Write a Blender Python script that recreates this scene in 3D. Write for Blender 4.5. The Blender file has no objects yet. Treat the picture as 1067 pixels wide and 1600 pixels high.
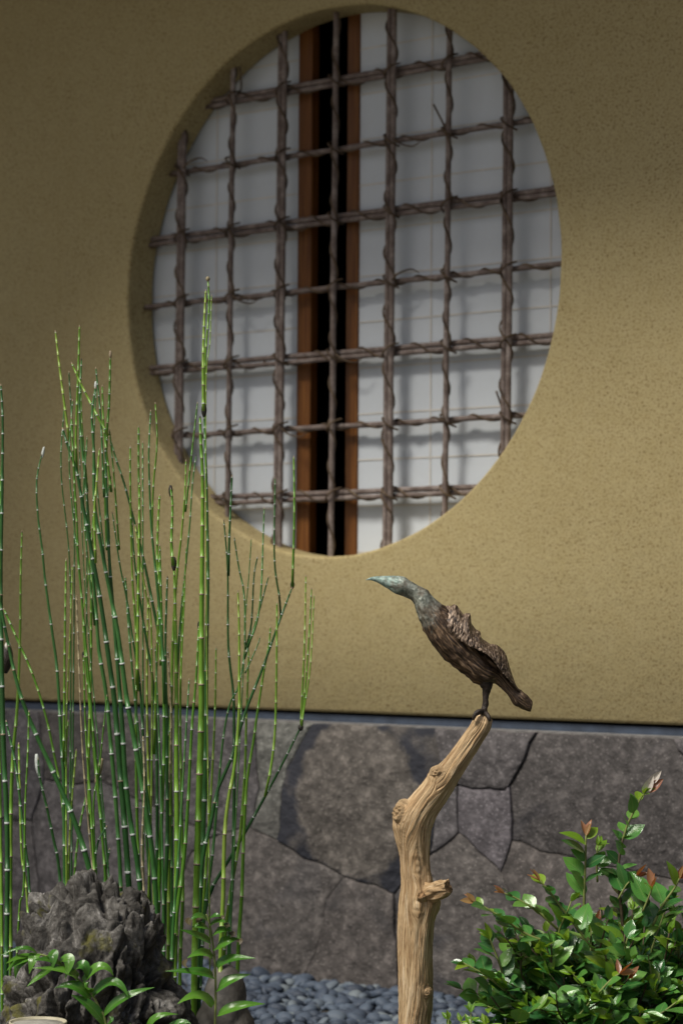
import bpy, bmesh, math, random
import numpy as np
from mathutils import Vector, Matrix, noise

R_ = math.radians
sc = bpy.context.scene
COL = sc.collection

# ------------------------------------------------------------------ camera
ZC = 1.48                                   # height of the window centre
FPX = 3893.3                                # focal length in photo pixels (1067 x 1600)
CAM = Vector((3.3003, -4.1001, ZC - 0.7044))
FW = Vector((-0.62208364, 0.78190488, 0.04045607)).normalized()
RT = Vector((0.78269068, 0.62237804, 0.00639307)).normalized()
UP = Vector((0.0201802, -0.03564161, 0.99916087)).normalized()
cd = bpy.data.cameras.new('camera')
cam = bpy.data.objects.new('camera', cd)
COL.objects.link(cam)
m = Matrix((RT, UP, -FW)).transposed().to_4x4()
m.translation = CAM
cam.matrix_world = m
cd.sensor_fit = 'VERTICAL'
cd.sensor_height = 36.0
cd.sensor_width = 24.0
cd.lens = FPX * 36.0 / 1600.0
cd.clip_start = 0.05
cd.clip_end = 500
cd.dof.use_dof = True
cd.dof.focus_distance = 3.42
cd.dof.aperture_fstop = 7.6
sc.camera = cam

# ------------------------------------------------------------------ light
SUN_EL, SUN_AZ = 54.0, -11.0                  # azimuth: degrees from the wall normal towards +x
world = bpy.data.worlds.new('World')
sc.world = world
world.use_nodes = True
wn = world.node_tree.nodes
wl = world.node_tree.links
bgn = wn['Background']
sky = wn.new('ShaderNodeTexSky')
sky.sky_type = 'NISHITA'
sky.sun_disc = False
sky.sun_elevation = R_(SUN_EL)
sdir = Vector((math.sin(R_(SUN_AZ)) * math.cos(R_(SUN_EL)), -math.cos(R_(SUN_AZ)) * math.cos(R_(SUN_EL)), math.sin(R_(SUN_EL))))
sky.sun_rotation = math.atan2(sdir.x, sdir.y)
sky.air_density = 1.0
sky.dust_density = 4.0
sky.ozone_density = 1.0
wl.new(sky.outputs[0], bgn.inputs[0])
bgn.inputs[1].default_value = 0.055
sd = bpy.data.lights.new('sun', 'SUN')
sd.energy = 3.2
sd.angle = R_(17)
sd.color = (1.0, 0.95, 0.86)
sun = bpy.data.objects.new('sun', sd)
COL.objects.link(sun)
sun.rotation_euler = (-sdir).to_track_quat('-Z', 'Y').to_euler()
sun.location = (2, -6, 8)
vs = sc.view_settings
vs.view_transform = 'Standard'
vs.look = 'None'
vs.exposure = 0.30
vs.gamma = 1.0
vs.use_curve_mapping = False
sc.cycles.use_denoising = True
sc.cycles.max_bounces = 8

# ------------------------------------------------------------------ helpers
def ray(px, py):
    return FW + RT * ((px - 533.5) / FPX) - UP * ((py - 800.0) / FPX)

def at(px, py, d):
    """point seen at a photo pixel, d metres along the optical axis"""
    return CAM + ray(px, py) * d

def on_y(px, py, y):
    r = ray(px, py)
    return CAM + r * ((y - CAM.y) / r.y)

def depth_y(px, py, y):
    return (on_y(px, py, y) - CAM).dot(FW)

H_RT = Vector((RT.x, RT.y, 0)).normalized()
H_FW = Vector((FW.x, FW.y, 0)).normalized()

def tag(o, label=None, cat=None, group=None, kind=None):
    if label: o['label'] = label
    if cat: o['category'] = cat
    if group: o['group'] = group
    if kind: o['kind'] = kind
    return o

def empty(name, loc=(0, 0, 0)):
    o = bpy.data.objects.new(name, None)
    o.empty_display_size = 0.05
    COL.objects.link(o)
    o.location = loc
    return o

def obj_from(name, verts, faces, mats, parent=None, smooth=True, midx=None, uvs=None):
    me = bpy.data.meshes.new(name)
    me.from_pydata([tuple(v) for v in verts], [], faces)
    if not isinstance(mats, (list, tuple)): mats = [mats]
    for mm in mats: me.materials.append(mm)
    if midx is not None:
        me.polygons.foreach_set('material_index', midx)
    if uvs is not None:
        uvl = me.uv_layers.new(name='UVMap')
        li = np.zeros(len(me.loops), dtype=np.int32)
        me.loops.foreach_get('vertex_index', li)
        uvl.data.foreach_set('uv', np.asarray(uvs, dtype=np.float32)[li].ravel())
    me.polygons.foreach_set('use_smooth', [smooth] * len(me.polygons))
    me.update()
    o = bpy.data.objects.new(name, me)
    COL.objects.link(o)
    if parent is not None:
        adopt(o, parent)
    return o

def adopt(o, parent):
    """parent o (whose mesh is in world coordinates) keeping its place"""
    o.parent = parent
    o.matrix_parent_inverse = Matrix.Translation(parent.location).inverted()

class MB:
    def __init__(s):
        s.v = []; s.f = []; s.m = []
    def quad_tube(s, pts, rads, n=8, mat=0, caps=True, squash=None, up=None):
        base = len(s.v)
        k = len(pts)
        prev = None
        for i in range(k):
            if i == 0: t = pts[1] - pts[0]
            elif i == k - 1: t = pts[-1] - pts[-2]
            else: t = pts[i + 1] - pts[i - 1]
            if t.length < 1e-9: t = Vector((0, 0, 1))
            t.normalize()
            if prev is None:
                a = t.cross(Vector((0, 0, 1)) if abs(t.z) < .9 else Vector((1, 0, 0))).normalized()
            else:
                a = (prev - t * prev.dot(t)).normalized()
            prev = a
            b = t.cross(a)
            r = rads[i]
            for j in range(n):
                an = 2 * math.pi * j / n
                s.v.append(pts[i] + a * (math.cos(an) * r) + b * (math.sin(an) * r))
        for i in range(k - 1):
            mi = mat[i] if isinstance(mat, list) else mat
            for j in range(n):
                j2 = (j + 1) % n
                s.f.append((base + i * n + j, base + i * n + j2, base + (i + 1) * n + j2, base + (i + 1) * n + j)); s.m.append(mi)
        if caps:
            m0 = mat[0] if isinstance(mat, list) else mat
            m1 = mat[-1] if isinstance(mat, list) else mat
            s.f.append(tuple(base + j for j in range(n - 1, -1, -1))); s.m.append(m0)
            s.f.append(tuple(base + (k - 1) * n + j for j in range(n))); s.m.append(m1)
    def box(s, lo, hi, mat=0):
        b = len(s.v)
        for x in (lo[0], hi[0]):
            for y in (lo[1], hi[1]):
                for z in (lo[2], hi[2]):
                    s.v.append(Vector((x, y, z)))
        for q in ((0, 1, 3, 2), (4, 6, 7, 5), (0, 4, 5, 1), (2, 3, 7, 6), (0, 2, 6, 4), (1, 5, 7, 3)):
            s.f.append(tuple(b + i for i in q)); s.m.append(mat)
    def build(s, name, mats, parent=None, smooth=True):
        return obj_from(name, s.v, s.f, mats, parent, smooth, s.m)

def box_obj(name, lo, hi, mat, parent=None, bev=0.0):
    bm = bmesh.new()
    bmesh.ops.create_cube(bm, size=1.0)
    for v in bm.verts:
        v.co = Vector([lo[i] + (v.co[i] + .5) * (hi[i] - lo[i]) for i in range(3)])
    if bev > 0:
        bmesh.ops.bevel(bm, geom=bm.edges[:], offset=bev, segments=2, affect='EDGES')
    bmesh.ops.recalc_face_normals(bm, faces=bm.faces[:])
    me = bpy.data.meshes.new(name)
    bm.to_mesh(me); bm.free()
    me.materials.append(mat)
    o = bpy.data.objects.new(name, me)
    COL.objects.link(o)
    if parent is not None: adopt(o, parent)
    return o

def catmull(P, n=6):
    """smooth curve through points (tuples of any length)"""
    P = [np.array(p, float) for p in P]
    out = []
    for i in range(len(P) - 1):
        p0 = P[i - 1] if i > 0 else 2 * P[0] - P[1]
        p1, p2 = P[i], P[i + 1]
        p3 = P[i + 2] if i + 2 < len(P) else 2 * P[-1] - P[-2]
        for k in range(n):
            t = k / n
            out.append(0.5 * ((2 * p1) + (-p0 + p2) * t + (2 * p0 - 5 * p1 + 4 * p2 - p3) * t * t + (-p0 + 3 * p1 - 3 * p2 + p3) * t ** 3))
    out.append(P[-1])
    return out

def fbm(p, o=4, h=0.5, l=2.0):
    a = 1.0; s = 0.0
    p = Vector(p)
    for _ in range(o):
        s += a * noise.noise(p); a *= h; p = p * l
    return s

# ------------------------------------------------------------------ materials
class NT:
    """small node-tree builder"""
    def __init__(s, name):
        s.mat = bpy.data.materials.new(name)
        s.mat.use_nodes = True
        s.n = s.mat.node_tree.nodes; s.l = s.mat.node_tree.links
        s.b = s.n['Principled BSDF']; s.out = s.n['Material Output']
        s._tc = None
    def tc(s, k='Object'):
        if s._tc is None: s._tc = s.n.new('ShaderNodeTexCoord')
        return s._tc.outputs[k]
    def mapping(s, src, scale=(1, 1, 1), loc=(0, 0, 0), rot=(0, 0, 0)):
        q = s.n.new('ShaderNodeMapping')
        q.inputs['Scale'].default_value = scale; q.inputs['Location'].default_value = loc; q.inputs['Rotation'].default_value = rot
        s.l.new(src, q.inputs[0]); return q.outputs[0]
    def noise(s, src, scale, detail=4, rough=.5, dist=0.0):
        q = s.n.new('ShaderNodeTexNoise')
        q.inputs['Scale'].default_value = scale; q.inputs['Detail'].default_value = detail
        q.inputs['Roughness'].default_value = rough; q.inputs['Distortion'].default_value = dist
        s.l.new(src, q.inputs['Vector']); return q.outputs['Fac']
    def voro(s, src, scale, feature='F1', rnd=1.0):
        q = s.n.new('ShaderNodeTexVoronoi'); q.feature = feature
        q.inputs['Scale'].default_value = scale; q.inputs['Randomness'].default_value = rnd
        s.l.new(src, q.inputs['Vector']); return q.outputs['Distance']
    def ramp(s, fac, stops):
        q = s.n.new('ShaderNodeValToRGB')
        e = q.color_ramp.elements
        while len(e) < len(stops): e.new(0.5)
        for i, (p, c) in enumerate(stops):
            e[i].position = p
            e[i].color = (c, c, c, 1) if isinstance(c, (int, float)) else (*c, 1)
        s.l.new(fac, q.inputs[0]); return q.outputs[0]
    def mix(s, fac, a, b, mode='MIX'):
        q = s.n.new('ShaderNodeMix'); q.data_type = 'RGBA'; q.blend_type = mode
        for k, v in ((0, fac), (6, a), (7, b)):
            if isinstance(v, bpy.types.NodeSocket): s.l.new(v, q.inputs[k])
            elif k == 0: q.inputs[0].default_value = v
            else: q.inputs[k].default_value = (*v, 1)
        return q.outputs[2]
    def math(s, op, a, b=None, clamp=False):
        q = s.n.new('ShaderNodeMath'); q.operation = op; q.use_clamp = clamp
        for k, v in ((0, a), (1, b)):
            if v is None: continue
            if isinstance(v, bpy.types.NodeSocket): s.l.new(v, q.inputs[k])
            else: q.inputs[k].default_value = v
        return q.outputs[0]
    def bump(s, h, strength=.3, dist=.002, prev=None):
        q = s.n.new('ShaderNodeBump')
        q.inputs['Strength'].default_value = strength; q.inputs['Distance'].default_value = dist
        s.l.new(h, q.inputs['Height'])
        if prev is not None: s.l.new(prev, q.inputs['Normal'])
        return q.outputs[0]
    def set(s, color=None, rough=None, normal=None, spec=None, metal=None):
        for k, v in (('Base Color', color), ('Roughness', rough), ('Normal', normal), ('Specular IOR Level', spec), ('Metallic', metal)):
            if v is None: continue
            if isinstance(v, bpy.types.NodeSocket): s.l.new(v, s.b.inputs[k])
            elif k == 'Base Color': s.b.inputs[k].default_value = (*v, 1)
            else: s.b.inputs[k].default_value = v
        return s
    def objrand(s):
        q = s.n.new('ShaderNodeObjectInfo'); return q.outputs['Random']
    def island(s):
        q = s.n.new('ShaderNodeNewGeometry'); return q.outputs['Random Per Island']
    def translucent(s, fac, color):
        t = s.n.new('ShaderNodeBsdfTranslucent'); mx = s.n.new('ShaderNodeMixShader')
        mx.inputs[0].default_value = fac
        if isinstance(color, bpy.types.NodeSocket): s.l.new(color, t.inputs[0])
        else: t.inputs[0].default_value = (*color, 1)
        s.l.new(s.b.outputs[0], mx.inputs[1]); s.l.new(t.outputs[0], mx.inputs[2])
        s.l.new(mx.outputs[0], s.out.inputs[0])

def mat_plaster():
    t = NT('juraku_plaster'); c = t.tc()
    big = t.noise(c, 1.6, 5, .6)
    fine = t.noise(c, 230, 4, .65)
    sp1 = t.noise(t.mapping(c, (1.0, 1.0, 1.35)), 150, 3, .5)
    sp2 = t.noise(t.mapping(c, (1, 1, 1.5), (3, 7, 1)), 210, 2, .45)
    gate = t.noise(c, 9, 4, .65)
    base = t.ramp(big, [(.3, (.425, .352, .185)), (.55, (.455, .382, .205)), (.75, (.48, .408, .225))])
    base = t.mix(t.ramp(t.noise(c, 28, 4, .6), [(.4, .0), (.7, .22)]), base, (.32, .245, .09))
    base = t.mix(t.ramp(fine, [(.38, .0), (.7, .42)]), base, (.29, .22, .085))
    m1 = t.math('MULTIPLY', t.ramp(sp1, [(.565, 0), (.66, .9)]), t.ramp(gate, [(.32, .3), (.60, 1.0)]))
    m2 = t.math('MULTIPLY', t.ramp(sp2, [(.56, 0), (.65, .7)]), 1.0)
    col = t.mix(m1, base, (.17, .112, .045))
    col = t.mix(m2, col, (.20, .14, .06))
    # splash dirt low on the wall
    sz = t.n.new('ShaderNodeSeparateXYZ'); t.l.new(c, sz.inputs[0])
    low = t.math('MULTIPLY', t.ramp(t.math('ADD', sz.outputs[2], t.math('MULTIPLY', t.math('SUBTRACT', t.noise(c, 7, 4, .7), .5), .22)), [(.575, .22), (.63, 0)]), t.ramp(t.noise(c, 60, 3, .6), [(.4, .1), (.65, 1)]))
    col = t.mix(low, col, (.24, .19, .10))
    n = t.bump(fine, .5, .0012)
    n = t.bump(t.noise(c, 45, 3, .6), .35, .003, n)
    n = t.bump(t.noise(c, 5, 3, .5), .35, .012, n)
    t.set(col, .92, n, .2)
    return t.mat

def mat_stone(name, base, dark, ell=None, seed=0.0):
    t = NT(name); c = t.mapping(t.tc(), loc=(seed, seed * 1.7, seed * .6))
    big = t.noise(c, 7, 5, .6, .4)
    mid = t.noise(c, 40, 4, .65)
    fine = t.noise(c, 300, 3, .6)
    col = t.ramp(big, [(.3, tuple(x * .8 for x in base)), (.5, base), (.72, tuple(min(1, x * 1.25) for x in base))])
    col = t.mix(t.ramp(mid, [(.38, .75), (.56, 0.0)]), col, tuple(x * .45 for x in base))
    col = t.mix(t.ramp(mid, [(.55, 0.0), (.70, .7)]), col, tuple(min(1, x * 2.1) for x in base))
    sp = t.voro(c, 120)
    col = t.mix(t.ramp(sp, [(.08, .8), (.26, 0.0)]), col, tuple(min(1, x * 2.9 + .02) for x in base))
    sp2 = t.voro(t.mapping(c, loc=(5, 2, 9)), 260)
    col = t.mix(t.ramp(sp2, [(.12, .45), (.3, 0.0)]), col, tuple(x * 2.6 for x in base))
    # dark mineral patches
    pn = t.noise(t.mapping(c, loc=(11, 3, 4)), 4.2, 4, .55, .6)
    msk = t.ramp(pn, [(.58, 0.0), (.66, .55)])
    if ell is not None:
        (ex, ez, rx, rz) = ell
        o = t.tc()
        sx = t.n.new('ShaderNodeSeparateXYZ')
        t.l.new(o, sx.inputs[0])
        dx = t.math('DIVIDE', t.math('SUBTRACT', sx.outputs[0], ex), rx)
        dz = t.math('DIVIDE', t.math('SUBTRACT', sx.outputs[2], ez), rz)
        dd = t.math('ADD', t.math('MULTIPLY', dx, dx), t.math('MULTIPLY', dz, dz))
        dd = t.math('ADD', dd, t.math('MULTIPLY', t.math('SUBTRACT', t.noise(o, 11, 4, .6), .5), 1.1))
        ring = t.math('MULTIPLY', t.ramp(t.math('DIVIDE', dd, 2.0), [(.48, 0), (.55, 1)]), t.ramp(t.noise(o, 9, 2, .5), [(.40, .25), (.5, 1)]))
        msk = t.math('MULTIPLY', ring, .95)
    col = t.mix(msk, col, dark)
    n = t.bump(fine, .5, .0012)
    n = t.bump(mid, .8, .006, n)
    n = t.bump(big, .8, .025, n)
    t.set(col, .8, n, .35)
    return t.mat

def mat_simple(name, col, rough=.6, bumpscale=None, bs=.3, var=.25, spec=.4, scale=30, dist=.001):
    t = NT(name); c = t.tc()
    nz = t.noise(c, scale, 4, .6)
    cc = t.ramp(nz, [(.3, tuple(x * (1 - var) for x in col)), (.7, tuple(min(1, x * (1 + var)) for x in col))])
    n = t.bump(t.noise(c, bumpscale or scale * 4, 4, .6), bs, dist)
    t.set(cc, rough, n, spec)
    return t.mat

def mat_wood_stile():
    t = NT('cedar_stile'); c = t.mapping(t.tc(), (60, 60, 2.0))
    g = t.noise(c, 3.0, 5, .6, .6)
    col = t.ramp(g, [(.3, (.085, .028, .006)), (.5, (.155, .056, .011)), (.7, (.22, .088, .018))])
    t.set(col, .5, t.bump(g, .2, .001), .4)
    return t.mat

def mat_paper():
    t = NT('shoji_paper'); c = t.tc()
    f = t.noise(t.mapping(c, (1, 1, .5)), 60, 5, .7, 1.5)
    b = t.noise(c, 3, 3, .5)
    col = t.mix(t.ramp(b, [(.35, 0), (.7, .5)]), (.60, .645, .69), (.565, .605, .635))
    col = t.mix(t.ramp(f, [(.4, 0), (.75, .25)]), col, (.55, .565, .565))
    t.set(col, .9, t.bump(t.noise(c, 6, 2, .5), .25, .01), .15)
    return t.mat

def mat_branch(name='lattice_bark'):
    t = NT(name); c = t.tc()
    n1 = t.noise(c, 35, 5, .65)
    n2 = t.noise(c, 260, 3, .6)
    col = t.ramp(n1, [(.28, (.115, .085, .072)), (.5, (.215, .17, .148)), (.72, (.40, .345, .315))])
    col = t.mix(t.ramp(n2, [(.4, .35), (.65, 0)]), col, (.05, .03, .026))
    t.set(col, .75, t.bump(n2, .5, .0015), .3)
    return t.mat

def mat_vine():
    t = NT('vine_bark'); c = t.tc()
    n1 = t.noise(c, 25, 4, .6)
    col = t.ramp(n1, [(.35, (.055, .037, .024)), (.6, (.12, .082, .05)), (.72, (.22, .165, .11))])
    t.set(col, .75, None, .3)
    return t.mat

def mat_driftwood():
    t = NT('driftwood'); uv = t.tc('UV')
    g1 = t.noise(t.mapping(uv, (26, 3.0, 1)), 3.0, 7, .68, .55)
    g2 = t.noise(t.mapping(uv, (80, 5.0, 1), (3, 1, 0)), 3.0, 5, .7, .4)
    big = t.noise(t.tc(), 14, 4, .6)
    col = t.ramp(g1, [(.34, (.23, .135, .062)), (.44, (.42, .285, .15)), (.54, (.56, .41, .235)), (.68, (.74, .60, .41))])
    col = t.mix(t.ramp(g2, [(.37, .85), (.46, 0)]), col, (.12, .068, .03))
    col = t.mix(t.ramp(big, [(.42, 0), (.70, .4)]), col, (.40, .23, .10))
    n = t.bump(g1, .6, .003)
    n = t.bump(g2, .7, .002, n)
    t.set(col, .72, n, .3)
    return t.mat, t

def mat_bird_body():
    t = NT('bronze_bird'); c = t.tc(); uv = t.tc('UV')
    sx = t.n.new('ShaderNodeSeparateXYZ'); t.l.new(uv, sx.inputs[0])
    # uv.y runs 0 (beak tip) to 1 (tail)
    nz = t.noise(c, 130, 5, .7)
    pos = t.math('ADD', sx.outputs[1], t.math('MULTIPLY', t.math('SUBTRACT', t.noise(c, 45, 4, .6), .5), .20))
    pat = t.ramp(nz, [(.36, (.04, .046, .038)), (.45, (.16, .175, .145)), (.55, (.28, .30, .255)), (.65, (.52, .55, .49))])
    beak = t.ramp(nz, [(.3, (.11, .18, .155)), (.5, (.27, .38, .34)), (.7, (.52, .62, .56))])
    pat = t.mix(t.ramp(pos, [(.12, 1), (.20, 0)]), pat, beak)
    pat = t.mix(t.ramp(t.noise(c, 60, 3, .6), [(.5, 0), (.62, .7)]), pat, (.13, .105, .075))
    grain = t.noise(t.mapping(uv, (14, 7, 1)), 3, 6, .65, .9)
    brown = t.ramp(grain, [(.34, (.012, .008, .006)), (.47, (.05, .031, .020)), (.58, (.17, .11, .065)), (.70, (.40, .28, .18))])
    col = t.mix(t.ramp(pos, [(.36, 0), (.47, 1)]), pat, brown)
    n = t.bump(nz, .6, .0016)
    n = t.bump(grain, .5, .0022, n)
    t.set(col, .48, n, .5, .25)
    return t.mat

def mat_bird_wing():
    t = NT('bronze_wing'); uv = t.tc('UV'); c = t.tc()
    g = t.noise(t.mapping(uv, (24, 2.2, 1)), 2.4, 6, .65, .7)
    col = t.ramp(g, [(.35, (.014, .010, .008)), (.46, (.065, .043, .030)), (.56, (.22, .155, .105)), (.67, (.52, .41, .31))])
    n = t.bump(g, .6, .0022)
    t.set(col, .45, n, .5, .25)
    return t.mat

def mat_rock():
    t = NT('craggy_rock'); c = t.tc()
    a = t.noise(c, 26, 7, .7, .6)
    v = t.noise(t.mapping(c, (1.8, 1.8, .7)), 45, 6, .7, .8)
    col = t.ramp(a, [(.30, (.020, .019, .017)), (.44, (.062, .058, .052)), (.56, (.145, .138, .126)), (.68, (.37, .355, .335))])
    col = t.mix(t.ramp(v, [(.34, .8), (.5, 0)]), col, (.035, .030, .026))
    ms = t.noise(t.mapping(c, loc=(2, 5, 3)), 13, 4, .6, .5)
    col = t.mix(t.ramp(ms, [(.585, 0), (.66, .8)]), col, (.13, .125, .022))
    n = t.bump(v, .9, .008)
    n = t.bump(t.noise(c, 190, 4, .7), .6, .003, n)
    t.set(col, .9, n, .2)
    return t.mat

def mat_stem(name, stops, rough=.35):
    t = NT(name); c = t.tc()
    rnd = t.objrand()
    n1 = t.noise(t.mapping(c, (1, 1, .35)), 28, 4, .65)
    f = t.math('ADD', t.math('MULTIPLY', n1, .6), t.math('MULTIPLY', rnd, .4))
    col = t.ramp(f, stops)
    g = t.noise(t.mapping(c, (1, 1, .03)), 900, 2, .5)
    t.set(col, rough, t.bump(g, .5, .0006), .45)
    return t.mat

def mat_leaf(name, stops, rough=.16, tfac=.22, tcol=(.10, .22, .02), veinscale=1.0):
    t = NT(name)
    f = t.math('FRACT', t.math('ADD', t.objrand(), t.island()))
    col = t.ramp(f, stops)
    c = t.tc('UV')
    sx = t.n.new('ShaderNodeSeparateXYZ'); t.l.new(c, sx.inputs[0])
    mid = t.ramp(t.math('ABSOLUTE', t.math('SUBTRACT', sx.outputs[0], .5)), [(.012, 1), (.05, 0)])
    col = t.mix(t.math('MULTIPLY', mid, .4), col, (.22, .30, .10))
    # side veins
    vv = t.n.new('ShaderNodeTexWave'); vv.inputs['Scale'].default_value = 1.6 * veinscale; vv.inputs['Distortion'].default_value = 1.0
    cm = t.n.new('ShaderNodeCombineXYZ')
    t.l.new(t.math('SUBTRACT', t.math('MULTIPLY', sx.outputs[1], 3.0), t.math('ABSOLUTE', t.math('SUBTRACT', sx.outputs[0], .5))), cm.inputs[0])
    t.l.new(cm.outputs[0], vv.inputs['Vector'])
    n = t.bump(vv.outputs['Fac'], .30, .0009)
    t.set(col, rough, n, .8)
    t.translucent(tfac, tcol)
    return t.mat

M = {}
M['plaster'] = mat_plaster()
M['stile'] = mat_wood_stile()
M['paper'] = mat_paper()
M['kumiko'] = mat_simple('kumiko_pale', (.60, .575, .53), .8, scale=40, var=.1)
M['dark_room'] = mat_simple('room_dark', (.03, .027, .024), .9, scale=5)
M['strip'] = mat_simple('blue_grey_strip', (.045, .060, .088), .6, scale=22, var=.3, bs=.3, dist=.002)
M['mortar'] = mat_simple('dark_mortar', (.07, .066, .062), .95, scale=60, var=.4)
M['eave'] = mat_simple('eave_cedar', (.16, .10, .055), .7, scale=12)
M['rooftile'] = mat_simple('roof_tile', (.09, .095, .10), .5, scale=12)
M['branch'] = mat_branch()
M['vine'] = mat_vine()
M['driftwood'], _dw = mat_driftwood()
M['knot'] = mat_simple('knot_wood', (.30, .18, .085), .8, scale=160, var=.75, bs=.8, dist=.003)
M['cutwood'] = mat_simple('driftwood_end', (.60, .43, .25), .8, scale=140, var=.45, bs=.7, dist=.002)
M['bird'] = mat_bird_body()
M['wing'] = mat_bird_wing()
M['birddark'] = mat_simple('bronze_dark', (.028, .020, .016), .5, scale=120, var=.6, bs=.7, dist=.002)
M['rock'] = mat_rock()
M['darkstone'] = mat_simple('smooth_dark_stone', (.085, .078, .068), .7, scale=26, var=.55, bs=.4, dist=.004)
M['pebble'] = None
def mat_pebble():
    t = NT('blue_pebble'); c = t.tc()
    f = t.math('FRACT', t.math('ADD', t.objrand(), t.island()))
    col = t.ramp(f, [(0, (.018, .026, .044)), (.4, (.036, .051, .080)), (.8, (.068, .092, .130)), (.95, (.14, .165, .18))])
    n1 = t.noise(c, 90, 5, .65)
    col = t.mix(t.ramp(n1, [(.4, 0), (.7, .3)]), col, (.14, .17, .21))
    t.set(col, .6, t.bump(n1, .3, .002), .4)
    return t.mat
M['pebble'] = mat_pebble()
def mat_ground():
    t = NT('garden_soil'); c = t.tc()
    a = t.noise(c, 6, 6, .7)
    b = t.noise(c, 70, 5, .7)
    col = t.ramp(a, [(.35, (.035, .030, .022)), (.5, (.06, .05, .036)), (.62, (.06, .075, .022))])
    col = t.mix(t.ramp(b, [(.4, .5), (.6, 0)]), col, (.02, .018, .014))
    t.set(col, .95, t.bump(b, .8, .01), .2)
    return t.mat
M['soil'] = mat_ground()
M['stem_b'] = mat_stem('horsetail_bright', [(.22, (.045, .150, .012)), (.45, (.095, .235, .020)), (.62, (.165, .32, .032)), (.8, (.26, .34, .06))])
M['stem_d'] = mat_stem('horsetail_dark', [(.22, (.016, .066, .015)), (.45, (.030, .115, .026)), (.65, (.055, .170, .040)), (.8, (.11, .21, .05))])
M['node_w'] = mat_simple('node_white', (.52, .56, .53), .7, scale=200, var=.3)
M['node_k'] = mat_simple('node_dark', (.030, .028, .022), .7, scale=200, var=.5)
M['node_t'] = mat_simple('node_tan', (.30, .24, .16), .7, scale=200, var=.5)
M['straw'] = mat_simple('dry_sheath', (.27, .23, .135), .7, scale=150, var=.4)
M['leaf'] = mat_leaf('shrub_leaf', [(0, (.022, .095, .026)), (.3, (.046, .170, .040)), (.65, (.092, .26, .048)), (1, (.16, .34, .06))])
M['leaf_new'] = mat_leaf('shrub_leaf_new', [(0, (.10, .24, .015)), (.6, (.17, .32, .02)), (1, (.25, .38, .03))], .28, .3, (.30, .45, .03))
M['leaf_red'] = mat_leaf('shrub_leaf_red', [(0, (.30, .12, .075)), (.5, (.36, .17, .09)), (1, (.34, .22, .08))], .25, .28, (.55, .14, .02))
M['leaf_pale'] = mat_leaf('shrub_bud_pale', [(0, (.55, .50, .44)), (1, (.66, .60, .54))], .3, .2, (.6, .5, .4))
M['fern'] = mat_leaf('fern_leaflet', [(0, (.040, .155, .018)), (.5, (.075, .225, .022)), (1, (.12, .29, .03))], .2, .28, (.16, .32, .03), 1.6)
M['fern_brown'] = mat_leaf('fern_leaflet_withered', [(0, (.045, .035, .018)), (1, (.07, .05, .02))], .5, .05)
M['rachis'] = mat_simple('fern_stalk', (.17, .20, .06), .5, scale=90, var=.4)
M['twig'] = mat_simple('shrub_twig', (.075, .055, .030), .7, scale=90, var=.5)
M['twig_g'] = mat_simple('shrub_twig_green', (.16, .19, .05), .6, scale=90, var=.3)

# ------------------------------------------------------------------ ground
g = obj_from('ground', [(-60, -60, 0), (60, -60, 0), (60, 40, 0), (-60, 40, 0)], [(0, 1, 2, 3)], M['soil'], smooth=False)
tag(g, 'dark mossy garden soil', kind='structure')

bnc = obj_from('bounce_ground', [(-30, -30, .004), (30, -30, .004), (30, -2.3, .004), (-30, -2.3, .004)], [(0, 1, 2, 3)], mat_simple('bounce_ground_pale', (.36, .33, .28), .95, scale=90, var=.4, bs=.8, dist=.01), smooth=False)  # unseen pale sheet, added to reflect light up onto the lower wall
tag(bnc, 'pale ground sheet added out of view to bounce light onto the wall', kind='structure')

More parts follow.
